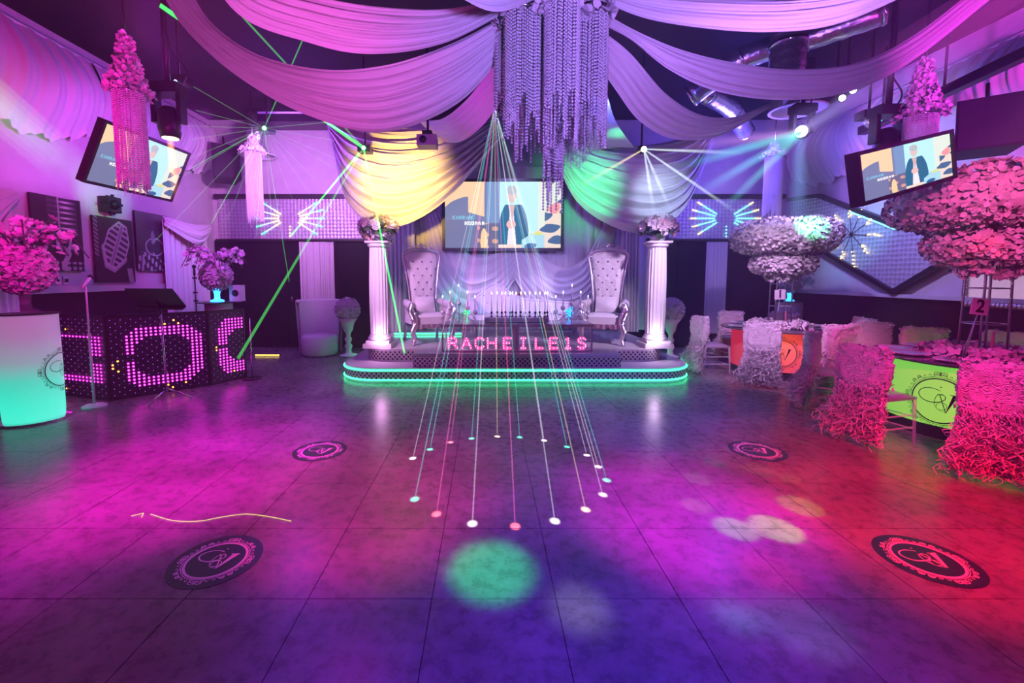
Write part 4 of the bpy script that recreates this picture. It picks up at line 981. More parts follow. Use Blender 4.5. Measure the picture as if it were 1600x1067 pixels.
# lattice light panels
def lattice_mat():
    m = bpy.data.materials.new('silver_lattice'); m.use_nodes = True; nt = m.node_tree; N = nt.nodes; L = nt.links; b = N['Principled BSDF']
    tc = N.new('ShaderNodeTexCoord'); v = N.new('ShaderNodeTexVoronoi'); v.inputs['Scale'].default_value = 13; v.inputs['Randomness'].default_value = .12; L.new(tc.outputs['Object'], v.inputs['Vector'])
    cr = N.new('ShaderNodeValToRGB'); cr.color_ramp.elements[0].position = .25; cr.color_ramp.elements[0].color = (.46, .44, .52, 1); cr.color_ramp.elements[1].position = .62; cr.color_ramp.elements[1].color = (.68, .67, .74, 1)
    L.new(v.outputs['Distance'], cr.inputs[0]); L.new(cr.outputs[0], b.inputs['Base Color']); b.inputs['Metallic'].default_value = .35; b.inputs['Roughness'].default_value = .4
    bp = N.new('ShaderNodeBump'); bp.inputs['Strength'].default_value = .8; bp.inputs['Distance'].default_value = .02; L.new(v.outputs['Distance'], bp.inputs['Height']); L.new(bp.outputs[0], b.inputs['Normal']); return m
M['lattice'] = lattice_mat()
M['led_g'] = emat('green_led', (.05, 1.0, .5), 4); M['led_b'] = emat('blue_white_led', (.35, .5, 1.0), 4); M['led_y'] = emat('warm_led', (1.0, .8, .25), 4); M['led_c'] = emat('cyan_led', (.15, .9, 1.0), 4)
def wing_panel(label, px0, px1, pcx, cols, Y=YB - .06):
    A, B = at(px0, 374, Y), at(px1, 311, Y); t = thing('lattice_light_panel', label, 'light panel', ((A.x + B.x) / 2, Y, A.z), 0, 'lattice light panels high on the walls')
    MB().box(((A.x + B.x) / 2, Y + .03, (A.z + B.z) / 2), (B.x - A.x, .05, B.z - A.z)).build('lattice', M['lattice'], t, False, True)
    fr = MB(); fr.box(((A.x + B.x) / 2, Y, B.z + .05), (B.x - A.x + .1, .12, .1)).box(((A.x + B.x) / 2, Y, A.z - .02), (B.x - A.x + .1, .12, .05)); fr.build('frame', M['black'], t, False, True)
    D = {k: MB() for k in cols}
    for s in (-1, 1):
        for k, ang in enumerate((-38, -19, 0, 19, 38)):
            n = 12
            for j in range(n):
                r_ = 14 + 36 * j / (n - 1); px, py = pcx + s * (r_ + 3) * math.cos(R(ang)), 341 - r_ * .62 * math.sin(R(ang)) * 1.3
                if s < 0: px -= 2
                p = at(px, py, Y - .01); key = cols[0] if j < 4 else (cols[1] if j < 9 else cols[2])
                D[key].ball(p, .014, 6, 4)
    for j in range(4): D[cols[0]].ball(at(pcx, 354 + 5 * j, Y - .01), .014, 6, 4)
    for k, b in D.items():
        if b.v: tag(b.build('led_rays', M[k], t, True, True, fix=False), 'rays of small lights', kind='stuff')
wing_panel('silver lattice panel with a green and blue winged burst of lights above the black doors', 343, 575, 453, ('led_y', 'led_b', 'led_g'))
wing_panel('silver lattice panel with a cyan and yellow winged burst of lights nearest the tables', 1045, 1222, 1135, ('led_c', 'led_c', 'led_y'))
# ================================================================== side of the tables
def make_chair(label, loc, rz):
    t = thing('banquet_chair', label, 'chair', loc, rz, 'clear banquet chairs in ruffled covers')
    for sx in (-1, 1):
        MB().tube([(sx * .19, .20, .44), (sx * .20, .22, 0)], [.016, .013], 8).build('leg', M['acrylic'], t)
        MB().tube([(sx * .18, -.20, .90), (sx * .18, -.19, .44), (sx * .20, -.24, 0)], [.014, .016, .013], 8).build('leg', M['acrylic'], t)
        for z in (.16, .28): MB().tube([(sx * .198, .21, z), (sx * .195, -.21, z)], .009, 6).build('stretcher', M['acrylic'], t)
    for z in (.14, .26): MB().tube([(-.198, .21, z), (.198, .21, z)], .009, 6).build('stretcher', M['acrylic'], t)
    MB().grid(lambda u, v: Vector(((u - .5) * (.42 - .04 * (1 - v)), (v - .5) * .42, .45 + .03 * (max(0, 1 - (2 * u - 1) ** 4) * max(0, 1 - (2 * v - 1) ** 4)) ** .5)), 10, 10).box((0, 0, .44), (.40, .42, .025)).build('seat', M['velvet_seat'], t, True, sharp=50)
    q = random.Random(5)
    def cap(u, v):
        a = u * 2 * PI; e = lambda c: math.copysign(abs(c) ** .32, c); w = (v - .5) * PI * .999
        x = .235 * e(math.cos(a)) * abs(math.cos(w)) ** .18; y = .055 * e(math.sin(a)) * abs(math.cos(w)) ** .18; z = .205 * math.copysign(abs(math.sin(w)) ** .5, math.sin(w))
        n_ = .010 * math.sin(31 * x + 17 * z) * math.sin(37 * z + 9 * y) + .007 * math.sin(83 * x + 5) * math.sin(77 * z + 40 * y) + q.uniform(-.004, .004)
        return Vector((x * (1 + n_ * 2), -.20 + y + (n_ if y > 0 else -n_) * 1.6, .715 + z + n_ + .008 * math.sin(14 * x)))
    MB().grid(cap, 72, 40, True).build('cover_cap', M['fluff'], t)
    # rosettes standing off the cap
    b = MB()
    for k in range(320):
        x, z = q.uniform(-.225, .225), q.uniform(.52, .91); s = 1 if k % 3 == 0 else -1; petal(b, (x, -.20 + s * .05, z), (0, s, .2), .020, q)
    for k in range(60):
        e = q.choice((-1, 1)); petal(b, (e * .228, q.uniform(-.24, -.16), q.uniform(.52, .91)), (e, 0, 0), .022, q)
    for k in range(60): petal(b, (q.uniform(-.22, .22), q.uniform(-.24, -.16), .915), (0, 0, 1), .022, q)
    b.build('rosettes', M['fluff'], t, True, fix=False)['kind'] = 'stuff'
    b = MB()
    for k in range(640):
        x0 = q.uniform(-.21, .21); y0 = -.22 + q.uniform(-.04, .045); ph, ph2 = q.uniform(0, 6.28), q.uniform(0, 6.28); fl = q.uniform(.05, .5); ln = q.uniform(.38, .53) if k % 3 else q.uniform(.2, .4); w0 = q.uniform(.0025, .0055); fr = q.uniform(18, 40); tw = q.uniform(-.8, .8)
        vs_ = []; n = 22
        for i in range(n + 1):
            f = i / n; z = max(.010, .54 - ln * f); am = .012 + .03 * f
            c = Vector((x0 * (1 + fl * f * f) + am * math.sin(fr * f + ph), y0 - .16 * f * f * (.3 + fl * 1.6) + am * math.cos(fr * .8 * f + ph2), z + .012 * math.sin(fr * 1.3 * f + ph2)))
            a = ph + tw * 6 * f; d = Vector((math.cos(a), math.sin(a) * .7, .35 * math.sin(2 * a))) * w0; vs_ += [c - d, c + d]
        b.add(vs_, [(2 * i, 2 * i + 1, 2 * i + 3, 2 * i + 2) for i in range(n)])
    b.build('curly_skirt', M['curl'], t, True, fix=False)['kind'] = 'stuff'
    b = MB()
    b.grid(lambda u, v: Vector(((u - .5) * .40 * (1 + .15 * v), -.215 - .05 * v * v + .018 * math.sin(u * 22 + 3 * v), .55 - .5 * v)), 30, 8).build('underskirt', M['curl'], t, True, fix=False)
    return t
M['velvet_seat'] = mat('silver_seat_pad', (.45, .40, .46), .25, .3)
T1c, T2c = Vector((4.8, 7.2, 0)), Vector((5.1, 4.5, 0))
chairs = [  # x, y, yaw of the seat direction (deg), label
    (3.75, 7.30, 0, 'chair in a ruffled cover, nearest to the stage at table one, seen side-on'),
    (4.10, 6.46, 50, 'chair in a ruffled cover with its back to the dance floor at table one'),
    (4.90, 6.22, 84, 'pink-lit covered chair at table one in front of its red glowing drum'),
    (4.70, 8.25, -88, 'covered chair on the far side of table one, nearer the stage'),
    (5.48, 8.10, -125, 'covered chair on the far side of table one, behind the number card'),
    (5.82, 7.02, 172, 'grey-looking covered chair between table one and the wall'),
    (4.12, 5.20, -28, 'covered chair seen side-on between the two tables, nearest the dance floor'),
    (3.80, 4.22, 14, 'pink covered chair with its silver seat before the green drum'),
    (4.10, 3.48, 46, 'hot pink covered chair closest to the camera at the picture edge'),
    (4.62, 5.40, -66, 'covered chair behind the plates on the far side of table two'),
    (5.58, 6.18, -100, 'narrow covered chair seen edge-on behind table two, toward table one'),
    (5.62, 5.52, -112, 'covered chair behind the flower garland of table two'),
    (6.12, 5.12, -140, 'covered chair in the corner behind the rods of the pink centrepiece')]
proto = None
for x, y, a, lb in chairs:
    if proto is None: proto = make_chair(lb, (x, y, 0), R(a - 90))
    else: dup(proto, (x, y, 0), R(a - 90), lb)
def drum_mat(name, c_in, c_out, p, rad, s):  # lamp inside painted as emission, brightest around one point of the drum
    m = bpy.data.materials.new(name); m.use_nodes = True; nt = m.node_tree; N = nt.nodes; L = nt.links; b = N['Principled BSDF']; b.inputs['Base Color'].default_value = (.3, .14, .12, 1)
    tc = N.new('ShaderNodeTexCoord'); vm = N.new('ShaderNodeVectorMath'); vm.operation = 'DISTANCE'; vm.inputs[1].default_value = p; L.new(tc.outputs['Object'], vm.inputs[0])
    mr = N.new('ShaderNodeMapRange'); mr.inputs['From Max'].default_value = rad; L.new(vm.outputs['Value'], mr.inputs['Value'])
    cr = N.new('ShaderNodeValToRGB'); cr.color_ramp.elements[0].color = (*c_in, 1); cr.color_ramp.elements[1].color = (*c_out, 1); L.new(mr.outputs[0], cr.inputs[0])
    L.new(cr.outputs[0], b.inputs['Emission Color']); b.inputs['Emission Strength'].default_value = s; return m
M['drum_red'] = drum_mat('red_lit_drum', (1.0, .13, .02), (.42, .0, .015), (-.34, -.59, .50), .42, 1.0)
M['drum_green'] = drum_mat('lime_lit_drum', (.22, .80, .08), (.16, .62, .05), (-.6, -.4, .4), 1.2, .75)
def table(name, label, c, mt_, ang, lr, lz, rad, rtop):
    t = thing(name, label, 'table', c)
    MB().lathe([(0, .74), (rtop, .74), (rtop + .008, .75), (rtop, .762), (0, .762)], n=64).build('glass_top', M['mirror_top'], t, True, sharp=40)
    MB().lathe([(rad, .13), (rad, .72), (0, .735)], n=64).build('lit_drum', M[mt_], t, True, sharp=50)
    MB().lathe([(0, 0), (rad - .03, 0), (rad - .03, .13), (0, .13)], n=48).build('plinth', M['black'], t, True, sharp=50)
    MB().lathe([(rad - .01, .72), (rad + .006, .72), (rad + .006, .742), (rad - .01, .742)], n=64).build('rim', M['black'], t, True, sharp=50)
    rr = rad + .003; logo_mesh(MB(), lambda x, y: Vector((rr * math.cos(R(ang) + x / rr), rr * math.sin(R(ang) + x / rr), lz + y)), lr).build('monogram_print', M['print'], t, False, fix=False)
    return t
M['mirror_top'] = mat('smoked_glass_top', (.10, .12, .12), .06, .0, spec=.9, var=.02)
table('banquet_table', 'round table with a red glowing drum base and black monogram', T1c, 'drum_red', 240, .27, .42, .68, .84)
table('banquet_table', 'round table with a lime green glowing drum base and black monogram', T2c, 'drum_green', 203, .29, .38, .78, .86)
def centrepiece(label, c, seed, s):
    q = random.Random(seed); t = thing('flower_centrepiece', label, 'flowers', (c.x, c.y, .763), 0, 'tall tiered flower centrepieces')
    for k in range(4):
        a = R(35 + 90 * k); MB().tube([(.17 * math.cos(a), .17 * math.sin(a), 0), (.15 * math.cos(a), .15 * math.sin(a), 1.5 * s)], .011, 7).build('rod', M['silver'], t)
    b = MB()
    for z in (.34, .70): b.tube([(.165 * math.cos(2 * PI * k / 12), .165 * math.sin(2 * PI * k / 12), z) for k in range(13)], .006, 5)
    b.build('hoops', M['silver'], t); b = MB()
    for Rr, rx, rz, zc in ((.50 * s, .225 * s, .205 * s, 1.5 * s), (.27 * s, .16 * s, .12 * s, 1.06 * s)): b.lathe([(Rr + rx * math.cos(2 * PI * k / 14), zc + rz * math.sin(2 * PI * k / 14)) for k in range(15)], n=30)
    b.build('flower_core', M['petal'], t); b = MB(); tw = MB(); spots = []
    tiers = ((.50 * s, .27 * s, .25 * s, (1.20 + .30) * s, 5200, 110), (.27 * s, .20 * s, .16 * s, 1.06 * s, 2800, 60))
    for Rr, rx, rz, zc, n, nb in tiers:
        for k in range(n + nb):
            a, p = q.uniform(0, 2 * PI), q.uniform(0, 2 * PI); lump = 1 + .08 * math.sin(5 * a + zc * 3) * math.sin(3 * p)
            d = Vector((math.cos(a) * math.cos(p), math.sin(a) * math.cos(p), math.sin(p))); pos = Vector((math.cos(a) * (Rr + rx * lump * math.cos(p)), math.sin(a) * (Rr + rx * lump * math.cos(p)), zc + rz * lump * math.sin(p)))
            if k < n: petal(b, pos, d, .044 * s, q)
            else: spots.append((pos + d * .01, d, q.uniform(.035, .05) * s))
    for k in range(420):   # sparse sprays between and under the tiers
        a, f = q.uniform(0, 2 * PI), q.random(); zz, r0 = ((.80 + .17 * f), .17 + .16 * f) if k % 2 else ((1.16 + .14 * f), .30 + .26 * f)
        d = Vector((math.cos(a), math.sin(a), -.4)); petal(b, Vector((math.cos(a) * r0 * s, math.sin(a) * r0 * s, zz * s)), d, .05 * s, q)
    for k in range(60):
        a, f = q.uniform(0, 2 * PI), q.random(); spots.append((Vector((math.cos(a) * (.2 + .18 * f) * s, math.sin(a) * (.2 + .18 * f) * s, (.78 + .22 * f) * s)), Vector((math.cos(a), math.sin(a), -.5)), .045 * s))
    for k in range(16):
        a = 2 * PI * k / 16; tw.tube([(.14 * math.cos(a), .14 * math.sin(a), .85 * s), (.3 * s * math.cos(a), .3 * s * math.sin(a), 1.15 * s), (.4 * s * math.cos(a), .4 * s * math.sin(a), 1.38 * s)], .006, 5)
    b.build('petal_mass', M['petal'], t, True, fix=False)['kind'] = 'stuff'; tw.build('stems', M['blackmetal'], t)['kind'] = 'stuff'
    for p, d, r in spots: blossom(t, p, d, r, 'white')
centrepiece('tall white tiered flower centrepiece with a green-lit side on the red table', T1c + Vector((0, 0, 0)), 81, .97)
centrepiece('tall pink-lit tiered flower centrepiece on the green table at the picture edge', T2c, 82, 1.06)
def garland(label, c, seed):
    q = random.Random(seed); t = thing('table_garland', label, 'flowers', (c.x, c.y, .763)); b = MB()
    for k in range(900):
        a, p = q.uniform(0, 2 * PI), q.uniform(0, PI); rr = .33 + .10 * math.cos(p) + .05 * math.sin(4 * a); d = Vector((math.cos(a) * math.cos(p), math.sin(a) * math.cos(p), math.sin(p)))
        petal(b, Vector((rr * math.cos(a), rr * math.sin(a), .02 + .06 * math.sin(p))), d, .05, q)
    b.build('petals', M['petal'], t, True, fix=False)['kind'] = 'stuff'
garland('white petal garland ringing the centrepiece rods on the red table', T1c, 91); garland('pink petal garland ringing the centrepiece rods on the green table', T2c, 92)
def plate(label, x, y):
    t = thing('charger_plate', label, 'plate', (x, y, .763), 0, 'beaded silver charger plates')
    MB().lathe([(0, 0), (.10, .0), (.165, .014), (.16, .02), (.10, .007), (0, .006)], n=36).build('dish', M['silver'], t); b = MB()
    for k in range(44): b.ball((.163 * math.cos(2 * PI * k / 44), .163 * math.sin(2 * PI * k / 44), .019), .009, 5, 4)
    b.build('beaded_rim', M['crystal'], t)['kind'] = 'stuff'
for c, a, lb in ((T1c, 178, 'silver charger plate before the side-on chair at the red table'), (T1c, 118, 'silver charger plate on the far stage-side rim of the red table'), (T1c, 10, 'silver charger plate on the wall side of the red table'), (T1c, 60, 'silver charger plate on the far rim of the red table behind the garland'),
                 (T2c, 132, 'silver charger plate at the far rim of the green table, toward the red table'), (T2c, 168, 'silver charger plate at the green table behind the pink covered chair'), (T2c, 208, 'silver charger plate nearest the dance floor on the green table'), (T2c, 90, 'silver charger plate on the wall-side far rim of the green table')):
    plate(lb, c.x + .63 * math.cos(R(a)), c.y + .63 * math.sin(R(a)))
def number(label, ch, x, y, z, lean):
    t = thing('table_number', label, 'sign', (x, y, .763)); h = z - .763
    MB().tube([(0, 0, 0), (lean, 0, h)], .005, 6).tube([(-.03, 0, 0), (lean, 0, h)], .004, 6).build('stake', M['silver'], t)
    Mt = Matrix.Translation((lean, -.012, h + .06)) @ Matrix.Rotation(R(6) * (1 if ch == '2' else -.3), 4, 'Y'); b = MB(); b.box((0, 0, 0), (.17, .006, .155), M=Mt); b.build('card', M['white'], t, False)
    cu = bpy.data.curves.new('numeral', 'FONT'); cu.body = ch; cu.size = .17; cu.align_x = 'CENTER'; cu.align_y = 'CENTER'; cu.offset = .004; cu.extrude = .001
    tmp = bpy.data.objects.new('numeral', cu); col.objects.link(tmp); dg = bpy.context.evaluated_depsgraph_get(); me = bpy.data.meshes.new_from_object(tmp.evaluated_get(dg)); bpy.data.objects.remove(tmp)
    o = put('numeral', me, M['print'], t); me.materials.clear(); me.materials.append(M['print']); o.matrix_local = Mt @ Matrix.Translation((0, -.005, 0)) @ Matrix.Rotation(PI / 2, 4, 'X')
p = at(1218, 460, 6.95); number('white card with the number 1 on a stake at the red table', '1', p.x, p.y, p.z - .06, .0)
p = at(1529, 479, 4.25); number('white card with the number 2 on a stake at the green table', '2', p.x - .1, p.y, p.z - .06, .1)
for c, lb in ((T1c, 'slim pink taper candle beside the garland of the red table'), (T2c, 'slim pink taper candle beside the garland of the green table')):
    o = thing('pink_candle', lb, 'candle', (c.x + .08, c.y - .02, .763)); M['pinkwax'] = M.get('pinkwax') or mat('pink_wax', (.8, .25, .35), .5); MB().lathe([(.014, 0), (.012, .24), (.002, .26)], n=8).build('wax', M['pinkwax'], o); MB().lathe([(.03, 0), (.03, .01), (.016, .02), (.016, .04)], n=10).build('holder', M['silver'], o)
# pedestal with a blue lit vase by the far wall
p = at(1233, 470, 9.0); pd = thing('white_pedestal', 'grey-looking round pedestal by the black doors behind the red table', 'pedestal', (p.x, 9.0, 0)); MB().lathe([(0, 0), (.24, 0), (.24, 1.07), (0, 1.07)], n=32).build('shell', M['white'], pd, True, sharp=50); MB().lathe([(0, 1.071), (.27, 1.071), (.27, 1.085), (0, 1.085)], n=32).build('top_disc', M['black'], pd, True, sharp=50)
arrangement('flower_arrangement', 'blossom branches in a blue glowing vase behind the white centrepiece', (p.x, 9.0, 1.086), 'bluevase', 35, .8, 6, True)
# zigzag lattice on the wall
XW = XR - .05
top = [onx(1238, 314, XW), onx(1285, 308, XW), onx(1415, 357, XW), onx(1600, 262, XW)]; bot = [onx(1238, 378, XW), onx(1285, 385, XW), onx(1404, 453, XW), onx(1600, 338, XW)]
e0, e1 = (top[3] - top[2]), (bot[3] - bot[2]); top.append(top[3] + e0 * .25); bot.append(bot[3] + e1 * .25)
zz = thing('zigzag_light_panel', 'silver lattice band zigzagging along the wall above the tables', 'light panel', (XW, 7.2, 1.6)); b = MB()
for k in range(4):
    vs_ = []
    for d in (0, -.06): vs_ += [v + Vector((d, 0, 0)) for v in (bot[k], bot[k + 1], top[k + 1], top[k])]
    b.add(vs_, [(0, 1, 2, 3), (4, 5, 6, 7), (0, 1, 5, 4), (3, 2, 6, 7)])
b.build('lattice', M['lattice'], zz, False, True)
for nm, e, o_ in (('upper_trim', top, .03), ('lower_trim', bot, -.03)):
    b = MB()
    for p, q_ in zip(e, e[1:]): b.bar(p + Vector((-.07, 0, o_)), q_ + Vector((-.07, 0, o_)), .10, .07)
    b.build(nm, M['black'], zz, False, True)
b = MB()
for k in range(26): b.ball(top[1].lerp(top[2], .48 + .5 * k / 26) + Vector((-.125, 0, -.03)), .013, 6, 4)
tag(b.build('edge_leds', M['led_c'], zz, True, True), 'row of small lights', kind='stuff')
cc = onx(1330, 366, XW - .08); b = MB(); yl = MB()
for k in range(10):
    a = R(36 * k + 8); e = Vector((0, math.cos(a), math.sin(a))); b.tube([cc, cc + e * .40], .005, 5)
    for j in range(5): f = e * (.34 + .06 * j * (1 if k % 2 else .6)); yl.ball(cc + f + Vector((0, .02 * math.sin(j * 9 + k), .02 * math.cos(j * 7 + k))), .014, 6, 4)
b.ball(cc, .03).build('burst_rods', M['blackmetal'], zz, True, True); tag(yl.build('burst_leds', M['led_y'], zz, True, True, fix=False), 'small warm lights', kind='stuff')
# lit ornate mirror at the picture edge
p0, p1 = onx(1512, 470, XR - .06), onx(1625, 432, XR - .06); mr = thing('ornate_mirror', 'bright mirror in an ornate silver frame behind the pink centrepiece', 'mirror', (XR - .04, (p0.y + p1.y) / 2, p0.z)); yc, zc, hw, hh = (p0.y + p1.y) / 2, (p0.z + p1.z) / 2 + .12, abs(p1.y - p0.y) / 2, .30
M['mirror_lit'] = mat('glowing_mirror', (.7, .6, .68), .1, .6, emit=(.75, .45, .62), es=.5); MB().box((XR - .05, yc, zc), (.02, 2 * hw, 2 * hh)).build('glass', M['mirror_lit'], mr, False, True); b = MB()  # glass given an even pink emission
for k in range(70):
    f = 4 * k / 70; s_, w_ = int(f), f % 1; y_, z_ = ((-1 + 2 * w_, -1), (1, -1 + 2 * w_), (1 - 2 * w_, 1), (-1, 1 - 2 * w_))[s_]; b.ball((XR - .07, yc + y_ * (hw + .03), zc + z_ * (hh + .03)), (.03, .05, .05), 7, 5)
b.build('ornate_frame', M['silver'], mr, True, True)['kind'] = 'stuff'

# ---- floor emblems and the metal strip
M['decal'] = mat('black_floor_sticker', (.012, .012, .014), .35); M['decalprint'] = mat('white_sticker_print', (.92, .88, .92), .45)
for (px, py), lb in (((338, 875), 'round black floor emblem near the camera on the magenta side'), ((1448, 874), 'round black floor emblem near the camera on the red side'), ((500, 704), 'round black floor emblem farther off on the magenta side'), ((1183, 704), 'round black floor emblem farther off, toward the tables')):
    g = onz(px, py); t = thing('floor_emblem', lb, 'floor sticker', (g.x, g.y, .0008), 0, 'monogram emblems on the dance floor'); rd = .235
    MB().lathe([(0, .0), (rd, .0), (rd, .0012), (0, .0012)], n=48).build('disc', M['decal'], t, False); logo_mesh(MB(), lambda x, y: Vector((x, y, .0018)), rd * .88, 1.5).build('monogram_print', M['decalprint'], t, False, fix=False)
g0, g1 = onz(1125, 639), onz(1600, 827); M['brass'] = mat('brass_strip', (.6, .5, .3), .3, 1.0); ex = g1 + (g1 - g0) * .3
tag(MB().bar(g0 + Vector((0, 0, .0015)), ex + Vector((0, 0, .0015)), .010, .003).build('floor_strip', M['brass'], smooth=False), 'thin straight metal strip in the floor running past the tables', 'strip')
# ================================================================== overhead
CH = Vector((.47, 3.3, 3.62))
def bead_column(b, c, rad, n, z1, z0, q, r=.0095, step=.022, rag=.38):
    for k in range(n):
        a = 2 * PI * (k + q.random() * .5) / n; x, y = c[0] + rad * math.cos(a), c[1] + rad * math.sin(a); zb = z0 + (z1 - z0) * rag * q.random(); z = z1 - q.random() * step
        while z > zb: b.octa((x, y, z), r, r * 1.25); z -= step
q = random.Random(17)
ch = thing('crystal_chandelier', 'big crystal strand chandelier with a blossom crown over the dance floor', 'chandelier', (CH.x, CH.y, 2.0))
k_ = 0
for (dx, dy, rad, zt, zb, n) in ((-.22, -.10, .125, 3.36, 2.50, 34), (.03, -.24, .115, 3.38, 2.42, 34), (.25, -.08, .12, 3.36, 2.46, 34), (-.12, .20, .13, 3.38, 2.45, 28), (.16, .20, .13, 3.38, 2.42, 28), (-.33, .06, .08, 3.32, 2.68, 20), (.34, .10, .08, 3.32, 2.62, 20), (.02, .02, .07, 3.4, 2.04, 24)):
    b = MB(); bead_column(b, (CH.x + dx, CH.y + dy), rad, int(n * 1.7), zt, zb, q)
    tag(b.build('bead_strands', M['crystal'], ch, True, True, fix=False), 'hanging crystal bead strands', kind='stuff')
    MB().tube([(CH.x + dx + rad * math.cos(2 * PI * k / 20), CH.y + dy + rad * math.sin(2 * PI * k / 20), zt + .01) for k in range(21)], .008, 5).build('strand_hoop', M['chrome'], ch, True, True)
b = MB()
for k in range(1600):
    a, p = q.uniform(0, 2 * PI), q.uniform(0, 2 * PI); d = Vector((math.cos(a) * math.cos(p), math.sin(a) * math.cos(p), math.sin(p))); petal(b, (CH.x + math.cos(a) * (.27 + .15 * math.cos(p)), CH.y + math.sin(a) * (.27 + .15 * math.cos(p)), 3.50 + .15 * math.sin(p)), d, .05, q)
b.build('petal_crown', M['petal'], ch, True, True, fix=False)['kind'] = 'stuff'
for k in range(110):
    a, p = q.uniform(0, 2 * PI), q.uniform(0, 2 * PI); d = Vector((math.cos(a) * math.cos(p), math.sin(a) * math.cos(p), math.sin(p)))
    blossom(ch, Vector((math.cos(a) * (.27 + .17 * math.cos(p)), math.sin(a) * (.27 + .17 * math.cos(p)), 1.50 + .17 * math.sin(p))), d, q.uniform(.04, .06), 'white')
MB().tube([(CH.x, CH.y, 3.5), (CH.x, CH.y, ZC)], .03, 8).tube([(CH.x + .28 * math.cos(k * PI / 8), CH.y + .28 * math.sin(k * PI / 8), 3.48) for k in range(17)], .025, 6).build('hanging_frame', M['chrome'], ch, True, True)
def small_chandelier(label, px, y_top, y_mid, y_bot, Y, w, seed):
    q = random.Random(seed); A, B, C_ = at(px, y_top, Y), at(px, y_mid, Y), at(px, y_bot, Y); t = thing('hanging_crystal_drop', label, 'chandelier', (A.x, Y, C_.z), 0, 'small crystal drops with blossom tops'); b = MB()
    bead_column(b, (A.x, Y), w / 2, 64, B.z, C_.z, q, .010, .023, .12); bead_column(b, (A.x, Y), w / 3.2, 18, B.z, C_.z - .08, q, .007, .024, .1)
    tag(b.build('bead_strands', M['crystal'], t, True, True, fix=False), 'hanging crystal bead strands', kind='stuff'); b = MB(); H = A.z - B.z
    for k in range(620):
        f = q.random() ** 1.4; a = q.uniform(0, 2 * PI); r_ = w * (.60 * (1 - f) ** 1.5 + .14) * q.uniform(.7, 1.1); d = Vector((math.cos(a), math.sin(a), .3)); petal(b, (A.x + r_ * math.cos(a), Y + r_ * math.sin(a), B.z + H * f), d, .045, q)
    b.build('blossom_top', M['petal'], t, True, True, fix=False)['kind'] = 'stuff'; MB().tube([(A.x, Y, B.z), (A.x, Y, ZC)], .012, 6).tube([(A.x + w / 2 * math.cos(k * PI / 8), Y + w / 2 * math.sin(k * PI / 8), B.z) for k in range(17)], .012, 5).build('hanger', M['chrome'], t, True, True)
small_chandelier('crystal drop with a pink blossom top hanging before the tilted screen over the pictures', 195, 55, 146, 300, 5.0, .29, 101)
small_chandelier('crystal drop with a pink blossom top hanging before the tilted screen on the tables side', 1446, 95, 182, 292, 5.4, .31, 102)
small_chandelier('thin crystal drop near the corner above the lattice panel over the black doors', 394, 215, 238, 350, 8.4, .28, 103)
small_chandelier('thin crystal drop before the lattice panel nearest the tables', 1211, 225, 245, 340, 8.4, .30, 104)

# ---- ceiling swags (cloth between two edge curves; the third number is how far away each point hangs)
def ceiling_swag(label, upper, lower, folds, amp, seed, nrm=(0, -1, -.3), nv=44, ends=(.3, .3)):
    t = thing('ceiling_swag', label, 'drape', at(*lower[len(lower) // 2]), 0, 'cloth swags draped from the chandelier'); swag('cloth', upper, lower, folds, amp, seed, t, 'cloth', 44, nv, ends, nrm); return t
ceiling_swag('upper magenta-lit ceiling swag toward the picture wall, highest on that side', [(255, -150, 3.4), (400, -40, 3.4), (520, 0, 3.4), (640, 14, 3.35), (720, 10, 3.3), (792, -12, 3.25)], [(285, -110, 3.4), (370, 20, 3.4), (480, 66, 3.4), (575, 84, 3.35), (690, 68, 3.3), (800, 14, 3.25)], 5, .018, 201)
ceiling_swag('wide magenta-lit ceiling swag toward the picture wall, in two soft layers', [(292, -25, 4.3), (330, 35, 4.3), (400, 84, 4.2), (500, 108, 4.0), (600, 102, 3.8), (700, 70, 3.5), (800, 20, 3.3)], [(246, -25, 4.3), (290, 45, 4.3), (370, 118, 4.2), (470, 176, 4.1), (590, 207, 3.9), (710, 165, 3.6), (800, 70, 3.35)], 7, .028, 202)
ceiling_swag('violet ceiling swag running from the chandelier back to the yellow-lit swag', [(800, 62, 3.4), (765, 110, 4.4), (725, 160, 5.8), (690, 186, 7.0), (655, 190, 8.0)], [(806, 110, 3.4), (778, 165, 4.4), (748, 202, 5.8), (718, 222, 7.0), (690, 222, 8.0)], 4, .025, 203)
ceiling_swag('short violet swag crossing the top edge beside the chandelier', [(690, -40, 2.6), (760, -25, 2.8), (830, -40, 3.0)], [(700, -14, 2.6), (775, 18, 2.8), (850, -6, 3.1)], 3, .012, 204, nv=24)
ceiling_swag('violet ceiling swag from the chandelier to the starburst lamp, lowest on the tables side', [(930, 40, 3.35), (985, 85, 4.0), (1040, 148, 4.8), (1095, 180, 5.6), (1150, 182, 6.2), (1203, 160, 6.6)], [(925, 85, 3.35), (958, 138, 4.0), (1000, 192, 4.8), (1055, 218, 5.6), (1125, 212, 6.2), (1203, 168, 6.6)], 5, .03, 205)
ceiling_swag('long violet ceiling swag sweeping across to the tables side valance', [(925, 10, 3.3), (1000, 52, 3.7), (1070, 80, 4.1), (1150, 98, 4.5), (1240, 108, 4.8), (1340, 98, 5.0), (1430, 55, 5.1), (1540, -30, 5.2)], [(925, 32, 3.3), (985, 62, 3.7), (1045, 110, 4.1), (1120, 143, 4.5), (1215, 156, 4.8), (1320, 146, 5.0), (1420, 100, 5.1), (1560, -10, 5.2)], 5, .028, 206)
